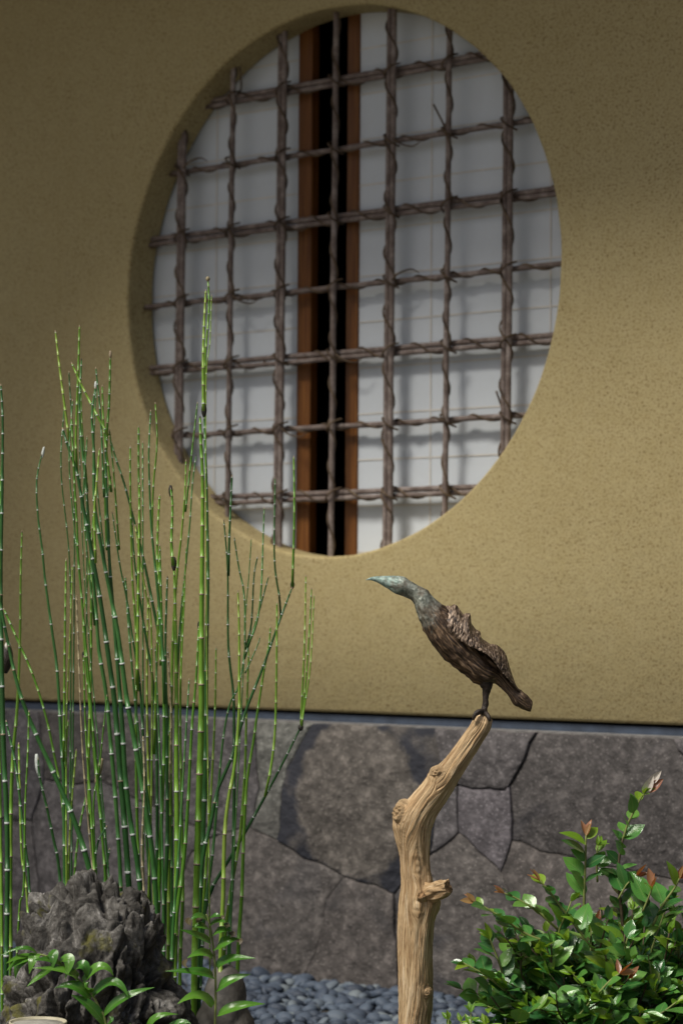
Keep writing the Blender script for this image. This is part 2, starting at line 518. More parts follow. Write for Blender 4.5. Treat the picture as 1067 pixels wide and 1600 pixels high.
# ------------------------------------------------------------------ plaster wall with the round opening
RW = 0.585
WD = 0.081          # depth of the reveal
SZ = ZC - 0.9127    # bottom of the plaster
wall = empty('plaster_wall', (0, 0, SZ))
tag(wall, 'ochre speckled earth plaster house wall with a large round window opening', 'wall')
def build_wall():
    N = 288
    x0, x1, z0, z1 = -4.2, 3.4, SZ, ZC + 1.6
    rings = []
    def circ(r, y): return [Vector((r * math.cos(2 * math.pi * i / N), y, ZC + r * math.sin(2 * math.pi * i / N))) for i in range(N)]
    outer = []
    for i in range(N):
        a = 2 * math.pi * i / N
        c, s_ = math.cos(a), math.sin(a)
        ts = []
        if c > 1e-9: ts.append(x1 / c)
        if c < -1e-9: ts.append(x0 / c)
        if s_ > 1e-9: ts.append((z1 - ZC) / s_)
        if s_ < -1e-9: ts.append((z0 - ZC) / s_)
        t = min(ts); outer.append((c * t, s_ * t))
    # put a vertex on each corner
    for cx, cz in ((x0, z0), (x1, z0), (x0, z1), (x1, z1)):
        k = min(range(N), key=lambda i: (outer[i][0] - cx) ** 2 + (outer[i][1] + ZC - cz) ** 2)
        outer[k] = (cx, cz - ZC)
    back = 0.16
    rings.append([Vector((p[0], back, ZC + p[1])) for p in outer])
    rings.append([Vector((p[0], 0.006, ZC + p[1])) for p in outer])
    ins = []
    for p in outer:
        ins.append(Vector((min(max(p[0], x0 + .006), x1 - .006), 0, ZC + min(max(p[1], z0 - ZC + .006), z1 - ZC - .006))))
    rings.append(ins)
    bv = 0.007
    rings.append(circ(RW + bv + .004, 0))
    for k in range(0, 7):
        a = k / 6 * math.pi / 2
        rings.append(circ(RW + bv * (1 - math.sin(a)), bv * (1 - math.cos(a))))
    for k in range(1, 6):
        rings.append(circ(RW, bv + (WD - bv) * k / 5))
    rings.append(circ(RW + .10, WD))
    rings.append(circ(RW + .10, back))
    # hand-trowelled unevenness of the opening
    for r in rings[4:]:
        for v in r:
            a = math.atan2(v.z - ZC, v.x)
            d = 0.0022 * noise.noise(Vector((math.cos(a) * 3, math.sin(a) * 3, 1.3))) + .0010 * noise.noise(Vector((math.cos(a) * 11, math.sin(a) * 11, v.y * 30)))
            v.x += math.cos(a) * d; v.z += math.sin(a) * d
    V = [v for r in rings for v in r]; F = []
    for k in range(len(rings) - 1):
        for i in range(N):
            j = (i + 1) % N
            F.append((k * N + i, k * N + j, (k + 1) * N + j, (k + 1) * N + i))
    o = obj_from('plaster', V, F, M['plaster'], wall)
    bm = bmesh.new(); bm.from_mesh(o.data)
    bmesh.ops.recalc_face_normals(bm, faces=bm.faces[:])
    bm.to_mesh(o.data); bm.free()
    # the annulus must face -y
    o.data.set_sharp_from_angle(angle=R_(50))
    return o
build_wall()
box_obj('base_strip', (-4.2, 0.012, SZ - .060), (3.4, 0.14, SZ - .006), M['strip'], wall)

# eave that shades the upper wall
ev = empty('roof_eave', (0, 0, ZC + 1.55))
tag(ev, 'cedar roof eave with rafters over the plaster wall', 'eave')
EO, EZ = 0.90, ZC + 1.17                   # overhang and underside height at the edge
def slab(name, y0, z0, y1, z1, th, mat, parent, xa=-4.6, xb=3.8):
    V = [(xa, y0, z0), (xb, y0, z0), (xb, y1, z1), (xa, y1, z1), (xa, y0, z0 + th), (xb, y0, z0 + th), (xb, y1, z1 + th), (xa, y1, z1 + th)]
    return obj_from(name, V, [(3, 2, 1, 0), (4, 5, 6, 7), (0, 1, 5, 4), (1, 2, 6, 5), (2, 3, 7, 6), (3, 0, 4, 7)], mat, parent, smooth=False)
slab('soffit', -EO, EZ, 0.16, EZ + .27, .02, M['eave'], ev)
slab('roof_covering', -EO - .04, EZ + .024, 0.5, EZ + .36, .05, M['rooftile'], ev)
slab('fascia', -EO - .03, EZ - .05, -EO, EZ - .05, .07, M['eave'], ev)
for i in range(20):
    x = -4.4 + i * .42
    slab('rafter', -EO + .02, EZ - .058, -0.002, EZ + .175, .055, M['eave'], ev, x, x + .05)

# dark room behind the screens
room = empty('room', (0, 1.2, 0)); tag(room, 'unlit room behind the paper screens', kind='structure')
RX0, RX1, RY0, RY1, RZ0, RZ1 = -1.9, 1.9, .165, 2.6, .3, ZC + 1.2
box_obj('room_wall', (RX0, RY1, RZ0), (RX1, RY1 + .05, RZ1), M['dark_room'], room)
box_obj('room_wall', (RX0 - .05, RY0, RZ0), (RX0, RY1 + .05, RZ1), M['dark_room'], room)
box_obj('room_wall', (RX1, RY0, RZ0), (RX1 + .05, RY1 + .05, RZ1), M['dark_room'], room)
box_obj('room_floor', (RX0 - .05, RY0, RZ0 - .05), (RX1 + .05, RY1 + .05, RZ0), M['dark_room'], room)
box_obj('room_ceiling', (RX0 - .05, RY0, RZ1), (RX1 + .05, RY1 + .05, RZ1 + .05), M['dark_room'], room)

# ------------------------------------------------------------------ paper screens
PY = 0.0885
def wx(px, py=450): return on_y(px, py, PY).x
def screen(label, xa, xb, side):
    root = empty('shoji_screen', ((xa + xb) / 2, PY, ZC - .66)); tag(root, label, 'screen', 'sliding shoji screens behind the window')
    zb, zt = ZC - .66, ZC + .66
    sw = .039 if side == 'left' else .032
    s0, s1 = (xb - sw, xb) if side == 'left' else (xa, xa + sw)
    o0, o1 = (xa, xa + sw) if side == 'left' else (xb - sw, xb)
    box_obj('stile', (s0, PY - .005, zb), (s1, PY + .020, zt), M['stile'], root, .0015)
    box_obj('stile', (o0, PY - .005, zb), (o1, PY + .020, zt), M['stile'], root, .0015)
    pa, pb = (o1, s0) if side == 'left' else (s1, o0)
    box_obj('rail', (pa, PY - .004, zb), (pb, PY + .028, zb + .05), M['stile'], root, .0015)
    box_obj('rail', (pa, PY - .004, zt - .05), (pb, PY + .028, zt), M['stile'], root, .0015)
    # paper, very slightly slack
    nx, nz = 24, 40
    V = []; F = []
    for j in range(nz + 1):
        for i in range(nx + 1):
            x = pa + (pb - pa) * i / nx; z = zb + .05 + (zt - zb - .1) * j / nz
            V.append((x, PY + .0005 * noise.noise(Vector((x * 6, z * 6, 3 if side == 'left' else 8))), z))
    for j in range(nz):
        for i in range(nx):
            a = j * (nx + 1) + i
            F.append((a, a + 1, a + nx + 2, a + nx + 1))
    obj_from('paper', V, F, M['paper'], root)
    zk = on_y(673, 641, PY).z
    for k in range(-6, 12):
        z = zk + k * .0985
        if zb + .06 < z < zt - .06:
            box_obj('kumiko', (pa, PY - .0012, z - .0018), (pb, PY - .0007, z + .0018), M['kumiko'], root)
    x = wx(673, 600) + (-.9 if side == 'left' else 0)
    while x < pb - .02:
        if x > pa + .02:
            box_obj('kumiko', (x - .0018, PY - .0015, zb + .05), (x + .0018, PY - .0010, zt - .05), M['kumiko'], root)
        x += .30
    return root
screen('paper shoji screen whose wooden stile is on the side towards the horsetails', wx(488) - .86, wx(488), 'left')
screen('paper shoji screen on the side of the dark gap above the bird sculpture', wx(543), wx(543) + .86, 'right')

# ------------------------------------------------------------------ lattice of branches and vines
lat = empty('window_lattice', (0, 0.05, ZC)); tag(lat, 'lattice of brown branches bound with vines filling the round window', 'lattice')
rng = random.Random(4)
def branch(pa, pb, r, seed):
    L = (pb - pa).length; n = max(8, int(L / .012))
    d = (pb - pa) / n
    pts = []; rr = []
    for i in range(n + 1):
        p = pa + d * i
        s = i * L / n
        w = Vector((noise.noise(Vector((s * 4, seed, 1))), noise.noise(Vector((s * 4, seed, 5))), noise.noise(Vector((s * 4, seed, 9)))))
        pts.append(p + w * .0014)
        k = 1 + .06 * noise.noise(Vector((s * 18, seed, 3)))
        k += .16 * max(0, noise.noise(Vector((s * 26, seed, 21))) - .35)
        rr.append(r * k)
    mb = MB(); mb.quad_tube(pts, rr, 10)
    return mb.build('branch', M['branch'], lat)
def vine(pa, pb, ax, rx, ry, pitch, seed, ph=0.0):
    L = (pb - pa).length; t = (pb - pa).normalized(); b = Vector((0, -1, 0))
    n = int(L / .004)
    pts = []; rr = []
    phase = ph
    for i in range(n + 1):
        s = L * i / n
        phase += 2 * math.pi * (L / n) / (pitch * (1 + .45 * noise.noise(Vector((s * 5, seed, 2)))))
        k = 1.0 + .12 * max(0, noise.noise(Vector((s * 9, seed, 7))))
        pts.append(pa + t * s + ax * (math.cos(phase) * rx * k) + b * (math.sin(phase) * ry * k))
        rr.append(.0023 * (1 + .25 * noise.noise(Vector((s * 30, seed, 4)))))
    mb = MB(); mb.quad_tube(pts, rr, 6)
    return mb.build('vine', M['vine'], lat)
ZS = [.439, .2925, .142, -.006, -.153, -.3055, -.453]
XS = [-.461, -.311, -.168, -.019, .131, .281, .430]
YV, YH = .040, .060
for i, z in enumerate(ZS):
    h = math.sqrt((RW + .012) ** 2 - z * z)
    dbl = i % 2 == 0
    za = ZC + z
    A, B = Vector((-h, YH, za - .003)), Vector((h, YH, za + .003))
    if dbl:
        branch(A + Vector((0, 0, .0065)), B + Vector((0, .001, .0055)), .0059, 10 + i)
        branch(A + Vector((0, -.003, -.0064)), B + Vector((0, -.002, -.0062)), .0055, 30 + i)
        vine(A, B, Vector((0, 0, 1)), .0128, .0082, .13, 50 + i, rng.random() * 6)
    else:
        branch(A, B, .0059, 10 + i)
        vine(A, B, Vector((0, 0, 1)), .0072, .0072, .10, 50 + i, rng.random() * 6)
for i, x in enumerate(XS):
    h = math.sqrt((RW + .012) ** 2 - x * x)
    dbl = i % 2 == 0
    A, B = Vector((x - .003, YV, ZC - h)), Vector((x + .003, YV, ZC + h))
    if dbl:
        branch(A + Vector((.0072, 0, 0)), B + Vector((.0064, -.001, 0)), .0063, 70 + i)
        branch(A + Vector((-.0068, .003, 0)), B + Vector((-.0070, .001, 0)), .0061, 90 + i)
        vine(A, B, Vector((1, 0, 0)), .0140, .0088, .125, 110 + i, rng.random() * 6)
    else:
        branch(A, B, .0063, 70 + i)
        vine(A, B, Vector((1, 0, 0)), .0075, .0075, .10, 110 + i, rng.random() * 6)
# tie loops and loose vine ends at crossings
for i, x in enumerate(XS):
    for j, z in enumerate(ZS):
        if x * x + z * z > (RW - .03) ** 2: continue
        c = Vector((x, .046, ZC + z))
        s1 = rng.choice((-1, 1))
        P = [c + Vector((-.017 * s1, .004, -.015)), c + Vector((-.008 * s1, -.0175, -.007)), c + Vector((.008 * s1, -.0175, .007)), c + Vector((.017 * s1, .004, .015))]
        if rng.random() < .06:
            P.append(c + Vector((.030 * s1 + rng.uniform(-.01, .01), -.01, .05 + rng.random() * .02)))
        pts = [Vector(p) for p in catmull([tuple(p) for p in P], 5)]
        mb = MB(); mb.quad_tube(pts, [.0022] * len(pts), 6)
        mb.build('vine', M['vine'], lat)
        if rng.random() < .08:
            e = rng.choice((-1, 1))
            P = [c + Vector((.012, -.012, 0)), c + Vector((.03, -.014, .012 * e)), c + Vector((.055, -.004, .02 * e)), c + Vector((.07, .004, .012 * e))]
            pts = [Vector(p) for p in catmull([tuple(p) for p in P], 5)]
            mb = MB(); mb.quad_tube(pts, [.0024 - .0012 * k / len(pts) for k in range(len(pts))], 6)
            mb.build('vine', M['vine'], lat)

# ------------------------------------------------------------------ stone plinth
SY = -0.030
plinth = empty('stone_plinth', (0, 0, 0)); tag(plinth, 'plinth of irregular grey fieldstones under the plaster wall', 'wall')
box_obj('mortar', (-4.2, -.013, -.1), (3.4, .10, SZ - .058), M['mortar'], plinth)
TOPZ = on_y(640, 1136, SY).z
M['painted_lit_edge'] = mat_simple('painted_lit_edge', (.17, .165, .16), .9, scale=50, var=.4)
box_obj('painted_lit_edge', (-4.2, -.022, TOPZ - .012), (3.4, .0115, TOPZ + .002), M['painted_lit_edge'], plinth)  # pale strip: the sunlit top edge of the stones put into its colour
T = 'T'
POLY = [
    [(T, 488), (T, 680), (687, 1178), (690, 1230), (678, 1290), (671, 1336), (626, 1382), (613, 1395), (573, 1382), (537, 1369), (508, 1352), (462, 1333), (432, 1313), (437, 1297), (441, 1231), (447, 1202)],
    [(T, 396), (T, 488), (447, 1202), (441, 1231), (437, 1297), (432, 1313), (390, 1293), (403, 1231)],
    [(T, 680), (T, 838), (820, 1180), (797, 1228), (790, 1233), (714, 1227), (690, 1230), (687, 1178)],
    [(714, 1227), (790, 1233), (797, 1228), (798, 1248), (801, 1313), (782, 1361), (716, 1302), (714, 1266)],
    [(690, 1230), (714, 1227), (714, 1266), (716, 1302), (671, 1336), (678, 1290)],
    [(T, 838), (T, 1050), (1055, 1172), (1075, 1190), (1170, 1250), (1170, 1392), (1067, 1380), (1025, 1371), (894, 1340), (840, 1328), (801, 1313), (798, 1248), (797, 1228), (820, 1180)],
    [(T, 1050), (T, 1170), (1170, 1250), (1075, 1190), (1055, 1172)],
    [(671, 1336), (716, 1302), (782, 1361), (792, 1390), (830, 1480), (850, 1660), (620, 1660), (622, 1500), (613, 1395), (626, 1382)],
    [(782, 1361), (801, 1313), (840, 1328), (894, 1340), (1025, 1371), (1067, 1380), (1170, 1392), (1170, 1660), (850, 1660), (830, 1480), (792, 1390)],
    [(537, 1369), (573, 1382), (613, 1395), (622, 1500), (620, 1660), (470, 1660), (482, 1510), (498, 1471), (505, 1448), (511, 1405)],
    [(390, 1293), (432, 1313), (462, 1333), (508, 1352), (537, 1369), (511, 1405), (505, 1448), (498, 1471), (482, 1510), (470, 1660), (250, 1660), (262, 1420), (300, 1330), (345, 1300)],
    [(T, 230), (T, 396), (403, 1231), (390, 1293), (345, 1300), (300, 1290), (240, 1262)],
    [(T, 60), (T, 230), (240, 1262), (184, 1234), (157, 1219), (110, 1225), (70, 1215)],
    [(T, -150), (T, 60), (70, 1215), (49, 1282), (-150, 1270)],
    [(70, 1215), (110, 1225), (157, 1219), (184, 1234), (240, 1262), (300, 1290), (345, 1300), (300, 1330), (262, 1420), (250, 1660), (80, 1660), (60, 1400), (49, 1282)],
    [(-150, 1270), (49, 1282), (60, 1400), (80, 1660), (-150, 1660)],
]
def top_point(px):
    lo, hi = 900.0, 1300.0
    for _ in range(40):
        mid = (lo + hi) / 2
        if on_y(px, mid, SY).z > TOPZ: lo = mid
        else: hi = mid
    q = on_y(px, lo, SY)
    return (q.x, TOPZ)
polys = []
for P in POLY:
    q = []
    for a, b in P:
        if a == T: q.append(top_point(b))
        else:
            v = on_y(a, b, SY); q.append((v.x, max(v.z, -.04)))
    polys.append(q)
# the wall goes on to both sides of the picture
xl = min(p[0] for q in polys for p in q); xr = max(p[0] for q in polys for p in q)
for (xa, xb, sgn) in ((xl - 2.9, xl, 1), (xr, xr + 2.3, 2)):
    r2 = random.Random(20 + sgn)
    n = int(round((xb - xa) / .42))
    def jx(k, row):
        if k == 0: return xa
        if k == n: return xb
        return xa + (xb - xa) * (k + .35 * math.sin(k * 7.1 + row * 2.3)) / n
    def mz(k): return .26 + .07 * math.sin(k * 3.7 + sgn)
    for k in range(n):
        mx0 = (jx(k, 0) + jx(k, 1)) / 2; mx1 = (jx(k + 1, 0) + jx(k + 1, 1)) / 2
        polys.append([(jx(k, 0), TOPZ), (jx(k + 1, 0), TOPZ), (mx1, mz(k + 1)), (mx0, mz(k))])
        polys.append([(mx0, mz(k)), (mx1, mz(k + 1)), (jx(k + 1, 1), -.04), (jx(k, 1), -.04)])
ec = on_y(556, 1248, SY)
SM = [mat_stone('andesite_a', (.082, .075, .075), (.026, .028, .036)),
      mat_stone('andesite_b', (.094, .086, .087), (.045, .044, .05), seed=3.1),
      mat_stone('andesite_c', (.094, .087, .09), (.05, .05, .058), seed=7.7),
      mat_stone('andesite_d', (.088, .079, .074), (.04, .04, .046), seed=12.3)]
CM = mat_stone('andesite_core', (.100, .089, .079), (.022, .024, .033), ell=(ec.x, ec.z, .155, .165), seed=1.0)
LM = mat_stone('andesite_pale', (.135, .135, .122), (.07, .066, .062), seed=5.0)
def signed_area(q): return sum(q[i][0] * q[(i + 1) % len(q)][1] - q[(i + 1) % len(q)][0] * q[i][1] for i in range(len(q))) / 2
def stone(q, mat, k):
    if signed_area(q) < 0: q = q[::-1]
    # subdivide and wobble the outline with noise that neighbours share
    pts = []
    for i in range(len(q)):
        a, b = Vector((*q[i], 0)), Vector((*q[(i + 1) % len(q)], 0))
        n = max(1, int((b - a).length / .018))
        for j in range(n):
            p = a + (b - a) * (j / n)
            w = Vector((noise.noise(Vector((p.x * 22, p.y * 22, 2))), noise.noise(Vector((p.x * 22, p.y * 22, 7))), 0)) * .006
            if p.y > TOPZ - .004: w.y = noise.noise(Vector((p.x * 25, 1, 3))) * .0025; w.x = 0
            pts.append(p + w)
    n = len(pts)
    def inset(P, d):
        out = []
        for i in range(n):
            a, b, c = P[i - 1], P[i], P[(i + 1) % n]
            t = (c - a)
            if t.length < 1e-9: out.append(b.copy()); continue
            t.normalize(); nn = Vector((-t.y, t.x, 0))
            out.append(b + nn * d)
        return out
    gap = .0006
    P0 = inset(pts, gap); P1 = inset(pts, gap + .0016); P2 = inset(pts, gap + .006); P3 = inset(pts, gap + .018)
    r3 = random.Random(k)
    tilt = Vector((r3.uniform(-.004, .004), r3.uniform(-.004, .004))); off = r3.uniform(-.006, .003)
    c = sum(pts, Vector()) / n
    def lift(p, y):
        return (p.x, y + off + tilt.x * (p.x - c.x) * 2 + tilt.y * (p.y - c.y) * 2 + .0016 * noise.noise(Vector((p.x * 18, p.y * 18, k))), p.y)
    V = [lift(p, -.010) for p in P0] + [lift(p, SY + .0065) for p in P0] + [lift(p, SY + .0015) for p in P1] + [lift(p, SY) for p in P2]
    F = []
    for r in range(3):
        for i in range(n):
            j = (i + 1) % n
            F.append((r * n + i, r * n + j, (r + 1) * n + j, (r + 1) * n + i))
    F.append(tuple(3 * n + i for i in range(n)))
    bm = bmesh.new()
    vv = [bm.verts.new(v) for v in V]
    for f in F:
        try: bm.faces.new([vv[i] for i in f])
        except ValueError: pass
    bmesh.ops.recalc_face_normals(bm, faces=bm.faces[:])
    bmesh.ops.triangulate(bm, faces=[f for f in bm.faces if len(f.verts) > 4])
    me = bpy.data.meshes.new('stone'); bm.to_mesh(me); bm.free()
    me.materials.append(mat)
    me.polygons.foreach_set('use_smooth', [True] * len(me.polygons))
    me.set_sharp_from_angle(angle=R_(40))
    o = bpy.data.objects.new('stone', me); COL.objects.link(o); adopt(o, plinth)
    return o
SM2 = [mat_stone('andesite_e', (.108, .098, .106), (.06, .058, .068), seed=17.0), mat_stone('andesite_f', (.086, .076, .071), (.035, .034, .036), seed=21.0), mat_stone('andesite_g', (.074, .067, .065), (.035, .034, .04), seed=25.0)]
order = {0: CM, 1: LM, 2: SM[1], 3: SM2[0], 4: SM[2], 5: SM2[2], 6: SM[1], 7: SM[3], 8: SM2[1], 9: SM2[1], 10: SM[3], 11: SM[1], 12: SM[3], 13: SM[2], 14: SM[1], 15: SM[0]}
for k, q in enumerate(polys):
    stone(q, order.get(k, SM[k % 4]), k)

# ------------------------------------------------------------------ gravel
def project(p):
    d = p - CAM; z = d.dot(FW)
    return 533.5 + FPX * d.dot(RT) / z, 800 - FPX * d.dot(UP) / z
bed = obj_from('gravel_bed', [(-4.2, -1.02, .004), (3.4, -1.02, .004), (3.4, -.008, .004), (-4.2, -.008, .004)], [(0, 1, 2, 3)], M['soil'], smooth=False)
tag(bed, 'bed of smooth blue grey pebbles along the foot of the stone plinth', kind='structure')
r = random.Random(9)
def pebble_mesh(seed, sub=2):
    bm = bmesh.new(); bmesh.ops.create_icosphere(bm, subdivisions=sub, radius=1)
    rr = random.Random(seed)
    s = (rr.uniform(.85, 1.25), rr.uniform(.7, .95), rr.uniform(.5, .72))
    for v in bm.verts:
        k = 1 + .16 * noise.noise(v.co * 1.1 + Vector((seed * 3.1, 0, 0)))
        v.co = Vector((v.co.x * s[0], v.co.y * s[1], v.co.z * s[2])) * k
    me = bpy.data.meshes.new('pebble'); bm.to_mesh(me); bm.free()
    me.polygons.foreach_set('use_smooth', [True] * len(me.polygons)); me.materials.append(M['pebble'])
    return me
PM = [pebble_mesh(i) for i in range(8)]
PLV = [([v.co.copy() for v in me.vertices], [tuple(p.vertices) for p in me.polygons]) for me in PM]
cand = []
cell = .0225
for iy in range(int(.99 / cell)):
    for ix in range(int(3.4 / cell)):
        x = -1.6 + (ix + r.uniform(.05, .95)) * cell; y = -.045 - (iy + r.uniform(.05, .95)) * cell
        rad = r.choice((.007, .009, .011, .012, .014, .015, .017, .020))
        z = rad * .35 + r.uniform(.0, .009)
        if y + rad * 1.2 > SY: y = SY - rad * 1.2
        mtx = Matrix.Translation((x, y, z)) @ Matrix.Rotation(r.uniform(0, 6.28), 4, 'Z') @ Matrix.Rotation(r.gauss(0, .35), 4, 'X') @ Matrix.Rotation(r.gauss(0, .3), 4, 'Y') @ Matrix.Scale(rad, 4)
        u, v = project(Vector((x, y, z)))
        vis = 375 < u < 800 and 1490 < v < 1612 and not (626 < u < 668)
        cand.append((vis, z + r.random() * .004, mtx, r.randrange(8), u, v))
vis = sorted([c for c in cand if c[0]], key=lambda c: -c[1])
ind = vis[:300]; idset = set(id(c) for c in ind)
for c in ind:
    o = bpy.data.objects.new('pebble', PM[c[3]]); COL.objects.link(o)
    o.parent = bed; o.matrix_world = c[2]
V = []; F = []
for c in cand:
    if id(c) in idset: continue
    b = len(V); pv, pf = PLV[c[3]]
    V.extend(c[2] @ p for p in pv); F.extend(tuple(b + i for i in f) for f in pf)
lp = obj_from('loose_pebbles', V, F, M['pebble'], bed)
tag(lp, kind='stuff')

# ------------------------------------------------------------------ rocks
def rock_from_outline(name, outline, centre, d, dw, mat, amp, freq, nu=300, nv=170, seed=0.0, crag=True):
    """closed boulder whose seen outline follows outline (photo pixels) at depth d; dw = half depth in metres"""
    cx, cy = centre
    sc_ = d / FPX
    an = sorted((math.atan2(cy - y, x - cx), math.hypot(x - cx, y - cy)) for x, y in outline)
    A = np.array([a for a, _ in an]); Rr = np.array([q for _, q in an])
    A = np.concatenate([A - 2 * math.pi, A, A + 2 * math.pi]); Rr = np.concatenate([Rr] * 3)
    O = at(cx, cy, d)
    V = []; F = []; 
    for j in range(nv + 1):
        w = math.sin(-math.pi / 2 + math.pi * j / nv); c = math.sqrt(max(0, 1 - w * w))
        for i in range(nu):
            a = -math.pi + 2 * math.pi * i / nu
            rad = float(np.interp(a, A, Rr)) * sc_
            k = c ** .75
            p = Vector((math.cos(a) * rad * k, dw * w * (abs(w) ** .2 if w else 1), math.sin(a) * rad * k))
            dirv = p.normalized()
            q = p * freq + Vector((seed, seed, seed))
            if crag:
                q2 = Vector((q.x, q.y, q.z * .6))
                wq = q2 + Vector((fbm(q * .9, 2), fbm(q * .9 + Vector((5, 0, 0)), 2), fbm(q * .9 + Vector((0, 7, 0)), 2))) * .55
                vd, vp = noise.voronoi(wq * .85)
                blk = noise.cell(vp[0] * 13.7); ed = min(1.0, (vd[1] - vd[0]) * 3.0)
                vd2, vp2 = noise.voronoi(wq * 2.3 + Vector((9, 2, 4)))
                blk2 = noise.cell(vp2[0] * 9.1); ed2 = min(1.0, (vd2[1] - vd2[0]) * 2.6)
                gro = abs(noise.noise(Vector((q.x * 1.5, q.y * 1.5, q.z * .35)) + Vector((1, 4, 2)))); gro = max(0.0, 1 - gro * 6)
                n1 = fbm(q2 * .4, 3); n4 = fbm(q * 5.0, 4, .6)
                dsp = amp * (.85 * n1 + .42 * blk * ed + .10 * blk2 * ed2 - .62 * (1 - ed) - .12 * (1 - ed2) - .75 * gro + .10 * n4 + .08)
            else:
                dsp = amp * fbm(q, 4)
            p = p + dirv * dsp
            V.append(O + H_RT * p.x + H_FW * p.y + Vector((0, 0, p.z)))
    for j in range(nv):
        for i in range(nu):
            i2 = (i + 1) % nu
            F.append((j * nu + i, j * nu + i2, (j + 1) * nu + i2, (j + 1) * nu + i))
    return obj_from(name, V, F, mat)
rk = rock_from_outline('craggy_rock', [(38, 1408), (50, 1396), (70, 1392), (86, 1374), (112, 1368), (140, 1370), (160, 1380), (176, 1388), (196, 1393), (214, 1398), (232, 1413), (244, 1448), (254, 1490), (268, 1530), (288, 1585), (302, 1650), (312, 1760), (290, 1830), (150, 1850), (0, 1830), (-20, 1740), (5, 1640), (14, 1570), (27, 1500), (33, 1450)], (150, 1600), 3.62, .15, M['rock'], .030, 19, 400, 240, seed=2.0)
tag(rk, 'craggy grey weathered rock with moss in front of the horsetails', 'rock')
rk2 = rock_from_outline('smooth_stone', [(322, 1530), (332, 1512), (350, 1506), (368, 1516), (380, 1536), (384, 1570), (380, 1640), (372, 1720), (345, 1745), (320, 1720), (312, 1640), (316, 1570)], (348, 1620), 3.83, .05, M['darkstone'], .006, 22, 60, 40, 5.0, crag=False)
tag(rk2, 'small smooth dark brown stone behind the upright fern frond', 'stone')

# ------------------------------------------------------------------ cut post at the lower left
pc = at(60, 1597.5, 3.2)
post = empty('wooden_post', (pc.x, pc.y, 0)); tag(post, 'low round pale post top beside the foot of the craggy rock', 'post')
def lathe(name, prof, c, mat, parent, n=48):
    V = []; F = []
    for (rr, z) in prof:
        for i in range(n):
            a = 2 * math.pi * i / n; V.append((c.x + rr * math.cos(a), c.y + rr * math.sin(a), z))
    for k in range(len(prof) - 1):
        for i in range(n):
            j = (i + 1) % n; F.append((k * n + i, k * n + j, (k + 1) * n + j, (k + 1) * n + i))
    F.append(tuple((len(prof) - 1) * n + i for i in range(n)))
    return obj_from(name, V, F, mat, parent)
M['post_top'] = mat_simple('post_top', (.30, .29, .25), .8, scale=60, var=.3)
M['post_rim'] = mat_simple('post_rim', (.40, .37, .26), .6, scale=60, var=.2)
lathe('bark', [(.036, 0), (.036, pc.z - .004), (.0375, pc.z), (.0365, pc.z + .002), (.0345, pc.z + .001), (.034, pc.z - .003)], pc, M['post_rim'], post)
lathe('cut_face', [(.0338, pc.z - .004), (.033, pc.z - .0012), (.01, pc.z - .0008)], pc, M['post_top'], post)

# ------------------------------------------------------------------ driftwood pole
DD = 3.42
def z7(p): return (560 + .3186 * p[0], 1090 + .3186 * p[1])
PAIRS = [((184, 2420), (358, 2420)), ((188, 2000), (355, 2000)), ((188, 1750), (352, 1750)), ((190, 1600), (352, 1600)), ((192, 1500), (360, 1500)), ((193, 1400), (362, 1395)), ((194, 1300), (364, 1300)), ((195, 1200), (367, 1195)),
         ((197, 1110), (374, 1100)), ((200, 1030), (386, 1020)), ((204, 960), (380, 950)), ((208, 900), (364, 890)), ((205, 850), (352, 848)), ((202, 800), (349, 805)), ((190, 740), (348, 760)),
         ((178, 690), (351, 700)), ((178, 625), (357, 645)), ((205, 555), (375, 590)), ((245, 500), (402, 545)), ((280, 455), (432, 500)), ((318, 412), (460, 455)), ((352, 372), (484, 412)), ((395, 330), (507, 372)),
         ((425, 295), (530, 335)), ((455, 255), (556, 292)), ((485, 215), (582, 250)), ((515, 175), (608, 205)), ((538, 145), (630, 172)), ((553, 120), (644, 148)), ((560, 108), (648, 134))]
dw = empty('driftwood_pole', tuple(at(*z7((270, 2440)), DD))); dw.location.z = 0
tag(dw, 'bent bleached driftwood pole with knots carrying the bird sculpture', 'driftwood')
KN = [((205, 575), 56, .008, 1.4), ((382, 372), 40, .005, 1.0), ((290, 1020), 48, .002, 1.0), ((288, 830), 46, .0015, 1.6), ((333, 1446), 22, .004, 1.1), ((395, 1010), 52, .007, 1.0)]
